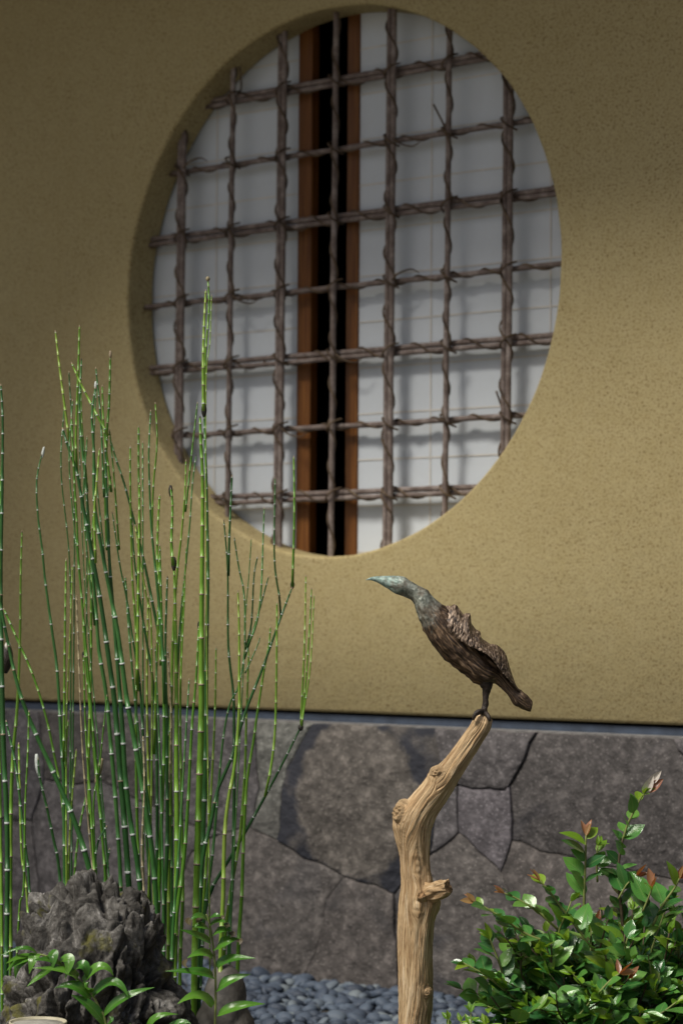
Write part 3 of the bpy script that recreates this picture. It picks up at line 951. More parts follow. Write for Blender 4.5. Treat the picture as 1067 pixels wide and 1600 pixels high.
def build_drift():
    L = [np.array(z7(a)) for a, b in PAIRS]; Rp = [np.array(z7(b)) for a, b in PAIRS]
    cl = catmull([(*a, *b) for a, b in zip(L, Rp)], 15)
    NU = 150
    V = []; UV = []; F = []
    s = 0.0; prev = None
    kn = [(np.array(z7(k[0])), k[1] * .3186, k[2], k[3]) for k in KN]
    for row in cl:
        l = at(row[0], row[1], DD); rr = at(row[2], row[3], DD)
        c = (l + rr) / 2; e = (rr - l); rad = e.length / 2; e.normalize()
        if prev is not None: s += (c - prev).length
        prev = c
        for i in range(NU):
            a = 2 * math.pi * i / NU
            ca, sa = math.cos(a), math.sin(a)       # sa>0: towards the camera
            nrm = (e * ca - H_FW * sa)
            p = c + nrm * (rad * .93)
            # grain: ridges running along the axis, wandering a little, twisting
            tw = s * 1.6
            wv = .35 * noise.noise(Vector((ca * 1.2, sa * 1.2, s * 7)))
            # knots bend the grain
            pu = 533.5 + FPX * (p - CAM).dot(RT) / (p - CAM).dot(FW); pv = 800 - FPX * (p - CAM).dot(UP) / (p - CAM).dot(FW)
            bump = 0.0; ring = 0.0; kw = 0.0
            if sa > -.25:
                for kc, kr, ka, asp in kn:
                    dx, dy = (pu - kc[0]) / kr, (pv - kc[1]) / (kr * asp)
                    q = dx * dx + dy * dy
                    if q < 6:
                        g_ = math.exp(-q * .9)
                        bump += ka * g_ * (1 if sa > 0 else (1 + sa * 4))
                        rr_ = math.sqrt(q)
                        wgt = max(0, 1 - rr_ / 1.5)
                        ring += wgt * math.sin(rr_ * 9 + 1.5 * noise.noise(Vector((dx * 2, dy * 2, kr)))) * .0006
                        if ka > .006: ring -= .35 * ka * math.exp(-q * 7)
                        wv += .9 * math.exp(-q * .5) * (1 if dx > 0 else -1) * .4
                        kw = max(kw, wgt)
            A = a + tw + wv
            gv = Vector((math.cos(A) * 3.4, math.sin(A) * 3.4, s * 5.0))
            big = fbm(Vector((math.cos(A) * 1.3, math.sin(A) * 1.3, s * 7)), 3)
            gr = 1 - 2 * abs(fbm(gv * 1.4, 3, .6))
            fine = noise.noise(Vector((math.cos(A) * 13, math.sin(A) * 13, s * 14)))
            fine2 = 1 - 2 * abs(noise.noise(Vector((math.cos(A) * 24, math.sin(A) * 24, s * 20))))
            dsp = big * .0024 + (gr * .0010 + fine * .0008 + fine2 * .0005) * (1 - .8 * kw) + bump + ring
            p = p + nrm * dsp
            V.append(p); UV.append((A / (2 * math.pi) * .5, s * 1.8))
    n = len(cl)
    for k in range(n - 1):
        for i in range(NU):
            j = (i + 1) % NU
            F.append((k * NU + i, k * NU + j, (k + 1) * NU + j, (k + 1) * NU + i))
    # rough broken end
    mi = [0] * len(F)
    top = [V[(n - 1) * NU + i] for i in range(NU)]
    c = sum(top, Vector()) / NU
    ax = (at(*z7((612, 95)), DD) - at(*z7((604, 121)), DD)).normalized()
    lastring = (n - 1) * NU
    for t, h in ((.93, .006), (.72, .0085), (.45, .0095), (.2, .010)):
        st = len(V)
        for i in range(NU):
            q = c + (top[i] - c) * t + ax * (h + .004 * noise.noise((top[i] - c) * 120 * t + Vector((t * 3, 0, 0))))
            V.append(q); UV.append((i / NU, 9 + t))
        for i in range(NU):
            j = (i + 1) % NU
            F.append((lastring + i, lastring + j, st + j, st + i)); mi.append(1)
        lastring = st
    F.append(tuple(lastring + i for i in range(NU))); mi.append(1)
    return obj_from('trunk', V, F, [M['driftwood'], M['cutwood']], dw, True, mi, UV)
build_drift()
def stub(name, P, rads, seed, parent, d0):
    """broken branch stub: lumpy tube with a ragged end"""
    pts = [at(*z7(p[:2]), d0 - p[2]) for p in P]
    pts = [Vector(q) for q in catmull([tuple(q) for q in pts], 6)]
    rr = np.interp(np.linspace(0, 1, len(pts)), np.linspace(0, 1, len(rads)), rads)
    N = 40; V = []; F = []; UV = []
    t = None; pa = None
    for k, p in enumerate(pts):
        t = (pts[min(k + 1, len(pts) - 1)] - pts[max(k - 1, 0)]).normalized()
        a = t.cross(Vector((0, 0, 1))).normalized(); b = t.cross(a)
        for i in range(N):
            an = 2 * math.pi * i / N
            nr = a * math.cos(an) + b * math.sin(an)
            q = p + nr * rr[k]
            dsp = .42 * fbm(Vector((math.cos(an) * 2, math.sin(an) * 2, k * .12 + seed)), 3) + .24 * noise.noise(Vector((math.cos(an) * 7, math.sin(an) * 7, k * .2 + seed)))
            end = t * (.004 * noise.noise(Vector((math.cos(an) * 5, math.sin(an) * 5, seed * 3)))) if k > len(pts) - 3 else Vector()
            V.append(q + nr * dsp * rr[k] + end); UV.append((i / N * .5, k * .02))
    for k in range(len(pts) - 1):
        for i in range(N):
            j = (i + 1) % N; F.append((k * N + i, k * N + j, (k + 1) * N + j, (k + 1) * N + i))
    mi = [0] * len(F)
    c = pts[-1]; last = (len(pts) - 1) * N
    for tt in (.75, .4):
        st = len(V)
        for i in range(N):
            q = V[last + i]; dv = (V[(len(pts) - 1) * N + i] - c) * tt
            V.append(c + dv + t * (-.002 + .003 * noise.noise(dv * 300))); UV.append((i / N, 3))
        for i in range(N):
            j = (i + 1) % N; F.append((last + i, last + j, st + j, st + i)); mi.append(1)
        last = st
    F.append(tuple(last + i for i in range(N))); mi.append(1)
    return obj_from(name, V, F, [M['driftwood'], M['knot']], parent, True, mi, UV)
stub('branch_stub', [(320, 985, .0), (365, 955, .020), (400, 940, .030), (440, 926, .036)], [.016, .013, .0115, .010], 3.0, dw, DD)
stub('branch_stub', [(318, 1000, .0), (310, 985, .020), (306, 968, .030)], [.009, .007, .005], 8.0, dw, DD)
def knot(c, rx, ry, h, d0, face, seed):
    """dome-shaped scar with whorled ridges; face = outward direction"""
    C0 = at(*z7(c), d0); sc_ = .3186 * d0 / FPX
    nz = face.normalized(); ex = (RT - nz * RT.dot(nz)).normalized(); ey = nz.cross(ex)
    if ey.dot(UP) < 0: ey = -ey
    N, K = 64, 26; V = []; F = []; UV = []
    for k in range(K + 1):
        t = k / K
        for i in range(N):
            a = 2 * math.pi * i / N
            ww = 1 + .16 * noise.noise(Vector((math.cos(a) * 1.4, math.sin(a) * 1.4, seed)))
            x, y = math.cos(a) * rx * sc_ * t * ww, math.sin(a) * ry * sc_ * t * ww
            z = h * (1.25 * math.exp(-(t * 1.55) ** 2) - .25 - .40 * math.exp(-(t * 3.2) ** 2) - .5 * max(0, t - .8))
            z += h * .10 * math.sin(t * 15 + 2.2 * noise.noise(Vector((x * 300, y * 300, seed))) + a * .5) * (1 - t * .5) + h * .12 * fbm(Vector((x * 300, y * 300, seed)), 2)
            V.append(C0 + ex * x + ey * y + nz * z); UV.append((t * .9, a * .03 + seed))
    for k in range(K):
        for i in range(N):
            j = (i + 1) % N; F.append((k * N + i, k * N + j, (k + 1) * N + j, (k + 1) * N + i))
    return obj_from('knot', V, F, M['driftwood'], dw, True, None, UV)
knot((208, 574), 62, 84, .0165, DD - .0115, -H_RT * .75 - H_FW * .75 + Vector((0, 0, .25)), 1.0)
knot((382, 370), 44, 42, .0100, DD - .0140, -H_RT * .45 - H_FW + Vector((0, 0, .2)), 4.0)
knot((334, 1446), 30, 33, .005, DD - .0185, H_RT * .25 - H_FW, 7.0)

# ------------------------------------------------------------------ bird sculpture
BD = DD
def z6(p): return (550 + .2999 * p[0], 870 + .2999 * p[1])
BP = [((72, 119), (70, 122)), ((100, 106), (104, 124)), ((140, 101), (142, 140)), ((190, 99), (178, 163)), ((240, 99), (215, 187)), ((275, 108), (252, 202)), ((310, 128), (285, 213)), ((340, 146), (306, 222)), ((368, 160), (322, 242)),
      ((394, 178), (331, 268)), ((414, 206), (340, 295)), ((440, 234), (354, 328)), ((474, 256), (374, 375)), ((504, 284), (402, 428)), ((536, 322), (442, 480)), ((572, 366), (490, 532)), ((612, 414), (540, 575)), ((650, 458), (590, 612)),
      ((694, 500), (640, 655)), ((738, 545), (690, 668)), ((775, 590), (735, 655)), ((806, 632), (772, 678)), ((836, 668), (805, 708)), ((866, 692), (828, 742)), ((898, 716), (850, 770)), ((922, 740), (885, 788)), ((935, 758), (915, 800)), ((938, 770), (930, 803))]
bird = empty('bird_sculpture', tuple(at(*z6((690, 820)), BD)))
tag(bird, 'bronze bird sculpture with green patina head perched on the driftwood pole', 'sculpture')
def build_bird():
    cl = catmull([(*z6(a), *z6(b)) for a, b in BP], 8)
    NU = 72; V = []; UV = []; F = []
    n = len(cl)
    for k, row in enumerate(cl):
        u = k / (n - 1)
        a0 = at(row[0], row[1], BD); b0 = at(row[2], row[3], BD)
        c = (a0 + b0) / 2; e = a0 - b0; rad = e.length / 2
        if rad < 1e-6: e = Vector((0, 0, 1))
        e.normalize()
        wide = float(np.interp(u, [0, .2, .36, .5, .62, .75, .9, 1], [.95, .95, .95, .86, .8, .75, .8, .7]))
        for i in range(NU):
            an = 2 * math.pi * i / NU
            nr = e * math.cos(an) - H_FW * (math.sin(an) * wide)
            p = c + nr * rad
            q = p * 60
            fe = float(np.interp(u, [.3, .45, .9, 1], [0, 1, 1, 1.3]))
            # feather-like folds run along the body
            fl = 1 - 2 * abs(fbm(Vector((math.cos(an) * 3.2 + u * 2, math.sin(an) * 3.2, u * 7)), 4, .6))
            d = .0011 * fbm(q * 1.5, 3) + fe * (.0022 * fl + .0011 * noise.noise(Vector((math.cos(an) * 11, math.sin(an) * 11, u * 26))))
            d *= min(1, rad / .012)
            V.append(p + nr * d); UV.append((i / NU, u))
    for k in range(n - 1):
        for i in range(NU):
            j = (i + 1) % NU; F.append((k * NU + i, k * NU + j, (k + 1) * NU + j, (k + 1) * NU + i))
    F.append(tuple(range(NU - 1, -1, -1))); F.append(tuple((n - 1) * NU + i for i in range(NU)))
    return obj_from('body', V, F, M['bird'], bird, True, None, UV)
build_bird()
def wing(side):
    """ragged folded wing: a thick striated sheet that wraps the back and overhangs the flank"""
    top = [(462, 262), (486, 256), (510, 255), (540, 250), (556, 268), (578, 296), (600, 293), (616, 300), (622, 346), (644, 376), (668, 392), (672, 420), (704, 444), (724, 455), (752, 458), (782, 482), (802, 512), (816, 560), (836, 622), (852, 664), (878, 702)]
    low = [(452, 300), (466, 330), (484, 360), (504, 388), (524, 410), (546, 428), (566, 440), (588, 452), (610, 466), (632, 474), (656, 486), (682, 498), (706, 512), (728, 532), (746, 556), (764, 582), (782, 604), (806, 630), (824, 652), (846, 676), (872, 706)]
    tp = catmull([z6(p) for p in top], 8); lw = catmull([z6(p) for p in low], 8)
    n = len(tp); NV = 22
    V = []; UV = []; F = []
    for layer in (0, 1):
        for k in range(n):
            u = k / (n - 1)
            bulge = float(np.interp(u, [0, .15, .4, .65, .85, 1], [.006, .020, .027, .024, .014, .004]))
            for j in range(NV + 1):
                v = j / NV
                px = tp[k][0] + (lw[k][0] - tp[k][0]) * v; py = tp[k][1] + (lw[k][1] - tp[k][1]) * v
                prof = math.sin(min(1, v * 1.15) * math.pi / 2) ** .8
                flare = .004 * max(0, v - .7) / .3 * float(np.interp(u, [.35, .5, .9, 1], [0, 1, 1, 0]))
                q = Vector((u * 17 + .9 * v + .5 * noise.noise(Vector((u * 9, v * 3, 4))), v * 1.7, 3))
                rib = (1 - 2 * abs(fbm(q * 2.0, 2, .5))) * .0024 + .0008 * noise.noise(Vector((u * 60 + v * 4, v * 2, 1))) + .002 * fbm(Vector((u * 6, v * 3, 9)), 2)
                dd = .001 + bulge * prof + flare + rib * (.35 + .65 * v)
                if layer: dd = max(-.002, dd - .004 - .004 * v)
                p = at(px, py, BD - side * dd)
                # ragged crest
                if v < .25:
                    p = p + UP * (.0010 * (1 - v * 4) * noise.noise(Vector((u * 34, 2, 5))))
                V.append(p); UV.append((u, v))
    S = n * (NV + 1)
    for k in range(n - 1):
        for j in range(NV):
            a = k * (NV + 1) + j; b = a + NV + 1
            F.append((a, a + 1, b + 1, b)); F.append((S + a, S + b, S + b + 1, S + a + 1))
        for j in (0, NV):
            a = k * (NV + 1) + j; b = a + NV + 1
            F.append((a, b, S + b, S + a))
    for k in (0, n - 1):
        for j in range(NV):
            a = k * (NV + 1) + j
            F.append((a, a + 1, S + a + 1, S + a))
    o = obj_from('wing', V, F, M['wing'], bird, True, None, UV)
    bm = bmesh.new(); bm.from_mesh(o.data); bmesh.ops.recalc_face_normals(bm, faces=bm.faces[:]); bm.to_mesh(o.data); bm.free()
wing(1); wing(-1)
def lump_tube(name, P, rads, mat, parent, d0, n=20, amp=.18, seed=0, sub=6, zf=z6):
    pts = [at(*zf(p[:2]), d0 - (p[2] if len(p) > 2 else 0)) for p in P]
    pts = [Vector(q) for q in catmull([tuple(q) for q in pts], sub)]
    rr = np.interp(np.linspace(0, 1, len(pts)), np.linspace(0, 1, len(rads)), rads)
    mb = MB(); mb.quad_tube(pts, list(rr), n)
    for k, v in enumerate(mb.v):
        c = pts[min(k // n, len(pts) - 1)]
        dv = v - c
        mb.v[k] = c + dv * (1 + amp * fbm(v * 160 + Vector((seed, 0, 0)), 3))
    return mb.build(name, mat, parent)
lump_tube('leg', [(690, 630), (698, 668), (700, 692), (695, 725), (695, 765), (688, 795), (686, 822)], [.010, .009, .0062, .0042, .0040, .0046, .0062], M['birddark'], bird, BD, seed=1)
lump_tube('toe', [(688, 806, .004), (668, 806, .010), (648, 812, .014), (634, 836, .014), (632, 850, .013)], [.0036, .0034, .003, .0026, .0015], M['birddark'], bird, BD, seed=2)
lump_tube('toe', [(688, 810, .004), (702, 822, .012), (712, 838, .018), (718, 856, .018)], [.0036, .0034, .0030, .0015], M['birddark'], bird, BD, seed=3)
lump_tube('toe', [(684, 810, -.002), (668, 812, -.012), (656, 832, -.018)], [.0050, .004, .002], M['birddark'], bird, BD, seed=4)

# ------------------------------------------------------------------ horsetails
# each stem: kind (b bright / d dark with white joints), width in photo pixels, points from the tip down
ST = [
 ('d', 10, [(457, 917), (438, 967), (412, 1040), (384, 1112), (361, 1187), (341, 1232), (330, 1285), (318, 1335), (313, 1400), (308, 1560)]),
 ('b', 5, [(459, 712), (460, 800), (457, 917)]),
 ('d', 4, [(430, 745), (429, 874), (438, 940), (439, 965)]),
 ('d', 11, [(470, 1136), (442, 1192), (415, 1243), (388, 1292), (354, 1350), (330, 1391), (316, 1450), (308, 1560)]),
 ('b', 4, [(478, 898), (476, 1000), (470, 1135)]), ('b', 4, [(487, 918), (482, 1010), (472, 1134)]), ('b', 3, [(491, 928), (485, 1040), (471, 1135)]),
 ('b', 9, [(423, 978), (420, 1012), (414, 1040), (402, 1116), (396, 1160), (386, 1222), (381, 1310), (378, 1400), (372, 1500)]),
 ('b', 10, [(372, 922), (374, 988), (374, 1069), (374, 1110), (367, 1196), (357, 1249), (351, 1309), (349, 1400), (345, 1500)]),
 ('d', 8, [(350, 812), (356, 893), (357, 1009), (365, 1085), (366, 1147), (366, 1252), (364, 1365), (358, 1480)]),
 ('d', 5, [(363, 742), (359, 830), (357, 900)]),
 ('b', 9, [(389, 1013), (388, 1045), (385, 1130), (383, 1204), (376, 1301), (368, 1350), (360, 1400), (350, 1490)]),
 ('b', 5, [(433, 940), (432, 1060), (429, 1155), (419, 1225), (414, 1245)]),
 ('d', 8, [(383, 1008), (379, 1045), (371, 1078), (360, 1098), (351, 1140), (345, 1192), (339, 1260), (334, 1320), (328, 1369), (318, 1450)]),
 ('d', 4, [(366, 838), (373, 885), (382, 931), (383, 1008)]), ('d', 4, [(403, 868), (397, 900), (393, 974), (384, 1015)]), ('d', 4, [(413, 792), (411, 850), (408, 925), (401, 974), (386, 1012)]), ('d', 4, [(420, 900), (405, 955), (393, 995), (382, 1030)]), ('d', 3, [(407, 994), (402, 1010), (383, 1052)]), ('d', 3, [(393, 840), (389, 900), (384, 960), (383, 1000)]),
 ('b', 14, [(313, 650), (314, 690), (317, 757), (316, 896), (315, 1014), (315, 1120), (311, 1249), (308, 1357), (306, 1440), (304, 1520)]),
 ('d', 11, [(319, 640), (321, 700), (323, 760), (325, 900), (323, 1014), (322, 1117), (320, 1230), (317, 1320), (312, 1420), (308, 1520)]),
 ('b', 5, [(325, 435), (327, 480), (321, 560), (319, 640)]), ('b', 6, [(322, 452), (318, 540), (318, 642)]), ('b', 3, [(331, 460), (328, 540), (322, 620)]),
 ('b', 10, [(311, 978), (307, 1056), (300, 1140), (294, 1258), (287, 1350), (275, 1440), (268, 1530)]),
 ('b', 13, [(272, 880), (274, 944), (276, 1075), (276, 1192), (277, 1305), (276, 1400), (272, 1540)]),
 ('b', 6, [(267, 762), (270, 790), (268, 850), (271, 884)]),
 ('d', 10, [(262, 900), (259, 1000), (260, 1100), (262, 1300), (258, 1400), (255, 1500)]),
 ('b', 9, [(250, 850), (254, 1000), (257, 1150), (252, 1300), (248, 1420), (247, 1500)]),
 ('d', 13, [(98, 668), (108, 702), (120, 735), (129, 784), (141, 846), (159, 948), (172, 1040), (180, 1100), (188, 1200), (197, 1310), (204, 1420), (208, 1500)]),
 ('d', 11, [(150, 604), (144, 650), (147, 700), (148, 780), (157, 845), (174, 934), (185, 990), (199, 1094), (211, 1159), (223, 1230), (234, 1300), (241, 1360), (246, 1450)]),
 ('d', 9, [(128, 560), (125, 650), (135, 760), (143, 870), (150, 944), (155, 1014), (166, 1080), (173, 1155), (180, 1234), (185, 1305), (190, 1410)]),
 ('d', 11, [(165, 700), (170, 850), (178, 960), (186, 1060), (192, 1140), (196, 1210), (204, 1281), (214, 1342), (222, 1430)]),
 ('b', 5, [(112, 566), (127, 600), (150, 645), (170, 681)]),
 ('d', 9, [(171, 680), (182, 718), (195, 757), (210, 814), (226, 880), (239, 944), (248, 990), (256, 1045), (262, 1120), (266, 1200), (268, 1300), (268, 1420)]),
 ('d', 13, [(-6, 900), (2, 948), (28, 1070), (56, 1145), (84, 1206), (117, 1283), (138, 1350), (152, 1430)]),
 ('b', 6, [(6, 950), (28, 1000), (45, 1037), (59, 1075), (73, 1122), (84, 1173), (96, 1240), (104, 1330), (110, 1420)]),
 ('d', 8, [(66, 710), (58, 750), (60, 806), (67, 862), (71, 905), (82, 986), (89, 1037), (93, 1094), (96, 1150), (100, 1215), (101, 1295), (102, 1410)]),
 ('b', 5, [(104, 872), (102, 990), (101, 1100), (100, 1190)]),
 ('b', 8, [(131, 1024), (132, 1060), (134, 1131), (140, 1225), (145, 1309), (150, 1420)]),
 ('d', 11, [(2, 600), (5, 660), (4, 780), (2, 900), (3, 1000), (6, 1154), (12, 1295), (12, 1420), (10, 1560)]),
 ('b', 5, [(6, 680), (2, 760), (-2, 860), (-3, 1000)]),
 ('b', 9, [(35, 829), (33, 900), (32, 990), (28, 1100), (21, 1180), (18, 1260), (17, 1400), (18, 1540)]),
 ('b', 5, [(125, 508), (122, 600), (119, 690), (121, 740)]), ('b', 5, [(87, 516), (94, 577), (101, 630), (109, 690)]),
 ('b', 6, [(173, 556), (171, 630), (168, 670), (165, 760), (168, 860)]),
 ('b', 6, [(217, 665), (217, 739), (219, 832), (216, 896), (215, 1000), (213, 1110), (214, 1250), (218, 1380)]),
 ('d', 8, [(236, 640), (233, 705), (234, 757), (237, 825), (244, 896), (250, 960), (256, 1040), (258, 1100)]),
 ('b', 4, [(243, 628), (246, 690), (240, 760), (238, 830)]), ('b', 6, [(250, 772), (247, 825), (246, 870), (249, 950), (252, 1040)]),
 ('b', 8, [(291, 718), (289, 776), (283, 844), (277, 896), (271, 990), (268, 1100), (266, 1250), (264, 1400)]),
 ('d', 7, [(307, 710), (301, 757), (297, 817), (291, 880), (285, 940), (280, 1000), (277, 1060)]),
 ('b', 4, [(309, 628), (302, 690), (296, 745), (290, 800)]), ('b', 5, [(156, 700), (152, 750), (148, 802), (150, 880)]),
 ('d', 8, [(174, 744), (168, 780), (171, 832), (172, 896), (180, 970), (188, 1040)]),
 ('b', 5, [(204, 696), (204, 757), (207, 896), (213, 985), (216, 1080)]),
 ('d', 11, [(60, 1184), (62, 1211), (73, 1258), (84, 1310), (92, 1350), (97, 1430)]),
 ('d', 8, [(205, 790), (211, 880), (220, 944), (230, 1005), (239, 1061), (244, 1131), (246, 1225), (246, 1340), (244, 1430)]),
 ('d', 7, [(176, 800), (187, 878), (199, 939), (208, 1000), (218, 1061), (223, 1131), (226, 1201), (235, 1281), (240, 1380)]),
 ('b', 6, [(145, 840), (143, 920), (143, 1014), (141, 1112), (139, 1190), (140, 1300)]),
 ('b', 7, [(168, 1085), (162, 1140), (155, 1206), (147, 1250), (148, 1319), (152, 1400)]),
 ('b', 5, [(107, 1125), (104, 1165), (100, 1230), (102, 1320)]), ('d', 6, [(10, 1125), (24, 1190), (32, 1250), (40, 1320), (47, 1400)]),
 ('b', 5, [(46, 1110), (44, 1180), (40, 1260), (38, 1380)]), ('b', 6, [(30, 1160), (32, 1260), (35, 1340), (44, 1420)]), ('b', 5, [(120, 1170), (112, 1260), (108, 1340)]),
 ('d', 6, [(168, 1290), (152, 1320), (148, 1380), (146, 1430)]), ('d', 6, [(172, 1325), (165, 1365), (162, 1410)]), ('b', 6, [(136, 1240), (124, 1300), (118, 1380)]),
 ('b', 7, [(-4, 740), (0, 860), (-2, 1040), (0, 1200), (3, 1400), (4, 1560)]),
 ('b', 8, [(288, 905), (284, 1000), (282, 1120), (284, 1260), (286, 1400), (282, 1500)]),
 ('d', 7, [(243, 1010), (247, 1100), (251, 1200), (254, 1330), (256, 1440)]), ('d', 8, [(296, 1060), (290, 1160), (284, 1260), (278, 1360), (270, 1470)]),
 ('d', 8, [(329, 1180), (322, 1260), (318, 1350), (312, 1460)]), ('b', 8, [(338, 1010), (336, 1120), (330, 1240), (322, 1360), (314, 1480)]),
 ('d', 6, [(196, 900), (203, 1000), (212, 1100), (222, 1200), (230, 1320), (236, 1420)]), ('b', 6, [(232, 930), (230, 1060), (232, 1200), (238, 1340), (242, 1440)]),
]
ST += [('s', 5, [(224, 1150), (226, 1230), (222, 1330), (226, 1420)]), ('s', 4.5, [(120, 930), (124, 1040), (130, 1180), (140, 1300), (150, 1430)]), ('s', 5, [(262, 1010), (268, 1130), (262, 1280), (256, 1440)])]
rs = random.Random(31)
for _ in range(9):       # thin side shoots filling the middle of the clump
    x = rs.uniform(110, 300); y = rs.uniform(620, 900); h = rs.uniform(120, 420); lean = rs.uniform(-18, 26)
    ST.append((rs.choice('bbd'), rs.uniform(3.0, 6.0), [(x, y), (x + lean * .3, y + h * .35), (x + lean * .7, y + h * .7), (x + lean, y + h)]))
for _ in range(10):       # fine shoots at the top of the clump
    x = rs.uniform(100, 172); y = rs.uniform(560, 700); h = rs.uniform(140, 300)
    ST.append((rs.choice('bdd'), rs.uniform(3.0, 5.0), [(x, y), (x + rs.uniform(-6, 8), y + h * .4), (x + 8 + (x - 100) * .1, y + h)]))
CL = {}
for key, px, lab in (('edge', 10, 'narrow horsetail clump with a steeply leaning stem on the far side of the craggy rock'),
                     ('thin', 95, 'sparse thin horsetail stems between the leaning stem and the dense clump'),
                     ('main', 235, 'dense tall horsetail clump rising right behind the craggy rock'),
                     ('right', 335, 'open horsetail clump with kinked stems nearest the driftwood pole')):
    p = at(px, 1700, 3.9)
    CL[key] = empty('horsetail_clump', (p.x, p.y, 0)); tag(CL[key], lab, 'horsetail', 'horsetail clumps behind the rock')
def seg_dist(p, a, b):
    p, a, b = np.array(p, float), np.array(a, float), np.array(b, float)
    t = max(0.0, min(1.0, float((p - a) @ (b - a)) / max(1e-6, float((b - a) @ (b - a)))))
    return float(np.hypot(*(p - a - (b - a) * t)))
def rooted(P, idx):
    """stems that neither reach the soil nor branch off another stem are carried down into the clump"""
    e = P[-1]
    if e[1] > 1390: return P
    for k, (kk, ww, Q) in enumerate(ST):
        if k == idx or ww < 7: continue
        if min(seg_dist(e, Q[i], Q[i + 1]) for i in range(len(Q) - 1)) < 5: return P
    x, y = e
    cx = 20 if x < 50 else 105 if x < 118 else 225 if x < 300 else 335
    x2 = cx + (x - cx) * .55
    sl = (P[-1][0] - P[-2][0]) / max(1, P[-1][1] - P[-2][1])
    ym = y + (1440 - y) * .5
    return list(P) + [(x + (x2 - x) * .5 + sl * 20, ym), (x2, 1440)]
def make_stem(kind, w, P, idx):
    P = rooted(P, idx)
    bx = P[-1][0]
    key = 'edge' if bx < 58 else 'thin' if bx < 125 else 'main' if bx < 300 else 'right'
    rr = random.Random(idx * 7 + 1)
    d0 = {'edge': 3.82, 'thin': 3.98, 'main': 3.88, 'right': 3.90}[key] + rr.uniform(-.09, .09)
    if w > 12: d0 = {'edge': 3.82, 'thin': 3.98, 'main': 3.83, 'right': 3.84}[key]
    long_ = P[-1][1] > 1390
    P = list(P)
    if long_:            # carry on down to the soil
        k = P[-1]; j = P[-2]
        ylow = 957 + .776 * FPX / d0 + 6
        sl = (k[0] - j[0]) / max(1, (k[1] - j[1]))
        P.append((k[0] + sl * .4 * (ylow - k[1]) , ylow))
    cv = catmull(P, 8)
    # arc length in pixels
    S = [0.0]
    for a, b in zip(cv[:-1], cv[1:]): S.append(S[-1] + float(np.hypot(*(b - a))))
    S = np.array(S); X = np.array([c[0] for c in cv]); Y = np.array([c[1] for c in cv])
    tot = S[-1]
    lean = rr.uniform(-.05, .05)
    def pos(s):
        x = float(np.interp(s, S, X)); y = float(np.interp(s, S, Y))
        return at(x, y, d0 + lean * (1 - s / tot) * (tot / 1000))
    def rad(s):
        full = w * (.335 if w >= 7 else .40) * d0 / FPX
        ext = 1.0 if w < 7 else 1.0
        return full * float(np.interp(s, [0, 6, 40, 160, 330, 520], [.30, .42, .50, .66, .86, 1.08])) if w >= 7 else full * float(np.interp(s, [0, 5, tot * .5, tot], [.45, .7, .9, 1.1]))
    # joints
    nodes = []
    s = rr.uniform(4, 14)
    step = rr.uniform(14, 20)
    top = w >= 7
    while s < tot - 4:
        nodes.append(s)
        s += min(step, 70) * rr.uniform(.92, 1.08); step *= 1.22 if top else 1.10
    pts = []; rads = []; mats = []
    s_prev = 0.0
    def add(s, k, mat):
        pts.append(pos(s)); rads.append(rad(s) * k); mats.append(mat)
    add(0, .5, 2 if (rr.random() < .3 and top) else 3)
    add(3, .9, 0)
    for nd in nodes:
        if nd - s_prev > 24:
            for q in (1, 2):
                add(s_prev + (nd - s_prev) * q / 3, .97, 0)
        r_px = rad(nd) * FPX / d0
        hgt = min(2.2, max(.7, r_px * .46))
        white = kind == 'd' and rr.random() < .82
        big = rr.random() < .30
        if white:
            add(nd - hgt, 1.0, 1); add(nd - hgt * .9, 1.06 + (.12 if big else 0), 1); add(nd + hgt * .6, 1.08 + (.08 if big else 0), 2); add(nd + hgt * .75, 1.03, 2); add(nd + hgt * 1.25, 1.0, 0)
        else:
            m1 = 3 if rr.random() < .7 else 1
            add(nd - hgt * .75, 1.0, m1); add(nd - hgt * .7, 1.04, m1); add(nd + hgt * .2, 1.06, 2); add(nd + hgt * .5, 1.03, 2); add(nd + hgt * .7, 1.0, 0)
        s_prev = nd + hgt * 1.3
    add(tot, 1.0, 0)
    mb = MB(); mb.quad_tube(pts, rads, 9 if w >= 7 else 6, mats[:-1])
    return mb.build('stem', [M['stem_b'] if kind == 'b' else M['straw'] if kind == 's' else M['stem_d'], M['node_w'], M['node_k'], M['node_t']], CL[key])
for i, (k, w, P) in enumerate(ST):
    make_stem(k, w, P, i)
# cones, dry sheaths and buds
def bud(px, py, d, w, h, mat, parent, name='bud', tilt=0):
    P = [(px - tilt * h, py - h), (px - tilt * h * .5, py - h * .5), (px, py)]
    pts = [at(a, b, d) for a, b in [tuple(q) for q in catmull(P, 4)]]
    n = len(pts)
    rr = [w * .5 * d / FPX * (.15 + .85 * math.sin(math.pi * min(1, .12 + .8 * i / (n - 1)))) for i in range(n)]
    mb = MB(); mb.quad_tube(pts, rr, 10); return mb.build(name, mat, parent)
bud(267, 776, 3.86, 7, 18, M['node_k'], CL['main']); bud(272, 892, 3.82, 9, 22, M['node_k'], CL['main']); bud(131, 1030, 3.95, 5, 12, M['node_k'], CL['main']); bud(173, 560, 3.88, 5, 12, M['node_t'], CL['main'])
bud(319, 652, 3.83, 9, 22, M['node_k'], CL['right']); bud(457, 920, 3.90, 7, 12, M['node_k'], CL['right']); bud(311, 985, 3.87, 5, 14, M['node_k'], CL['main']); bud(470, 1142, 3.9, 9, 10, M['node_k'], CL['right'])
bud(61, 1212, 3.98, 8, 34, M['node_w'], CL['thin'], tilt=.1); bud(150, 1225, 3.86, 9, 40, M['straw'], CL['main'], 'dry_sheath', -.25); bud(223, 1395, 3.86, 7, 50, M['straw'], CL['main'], 'dry_sheath', 0)
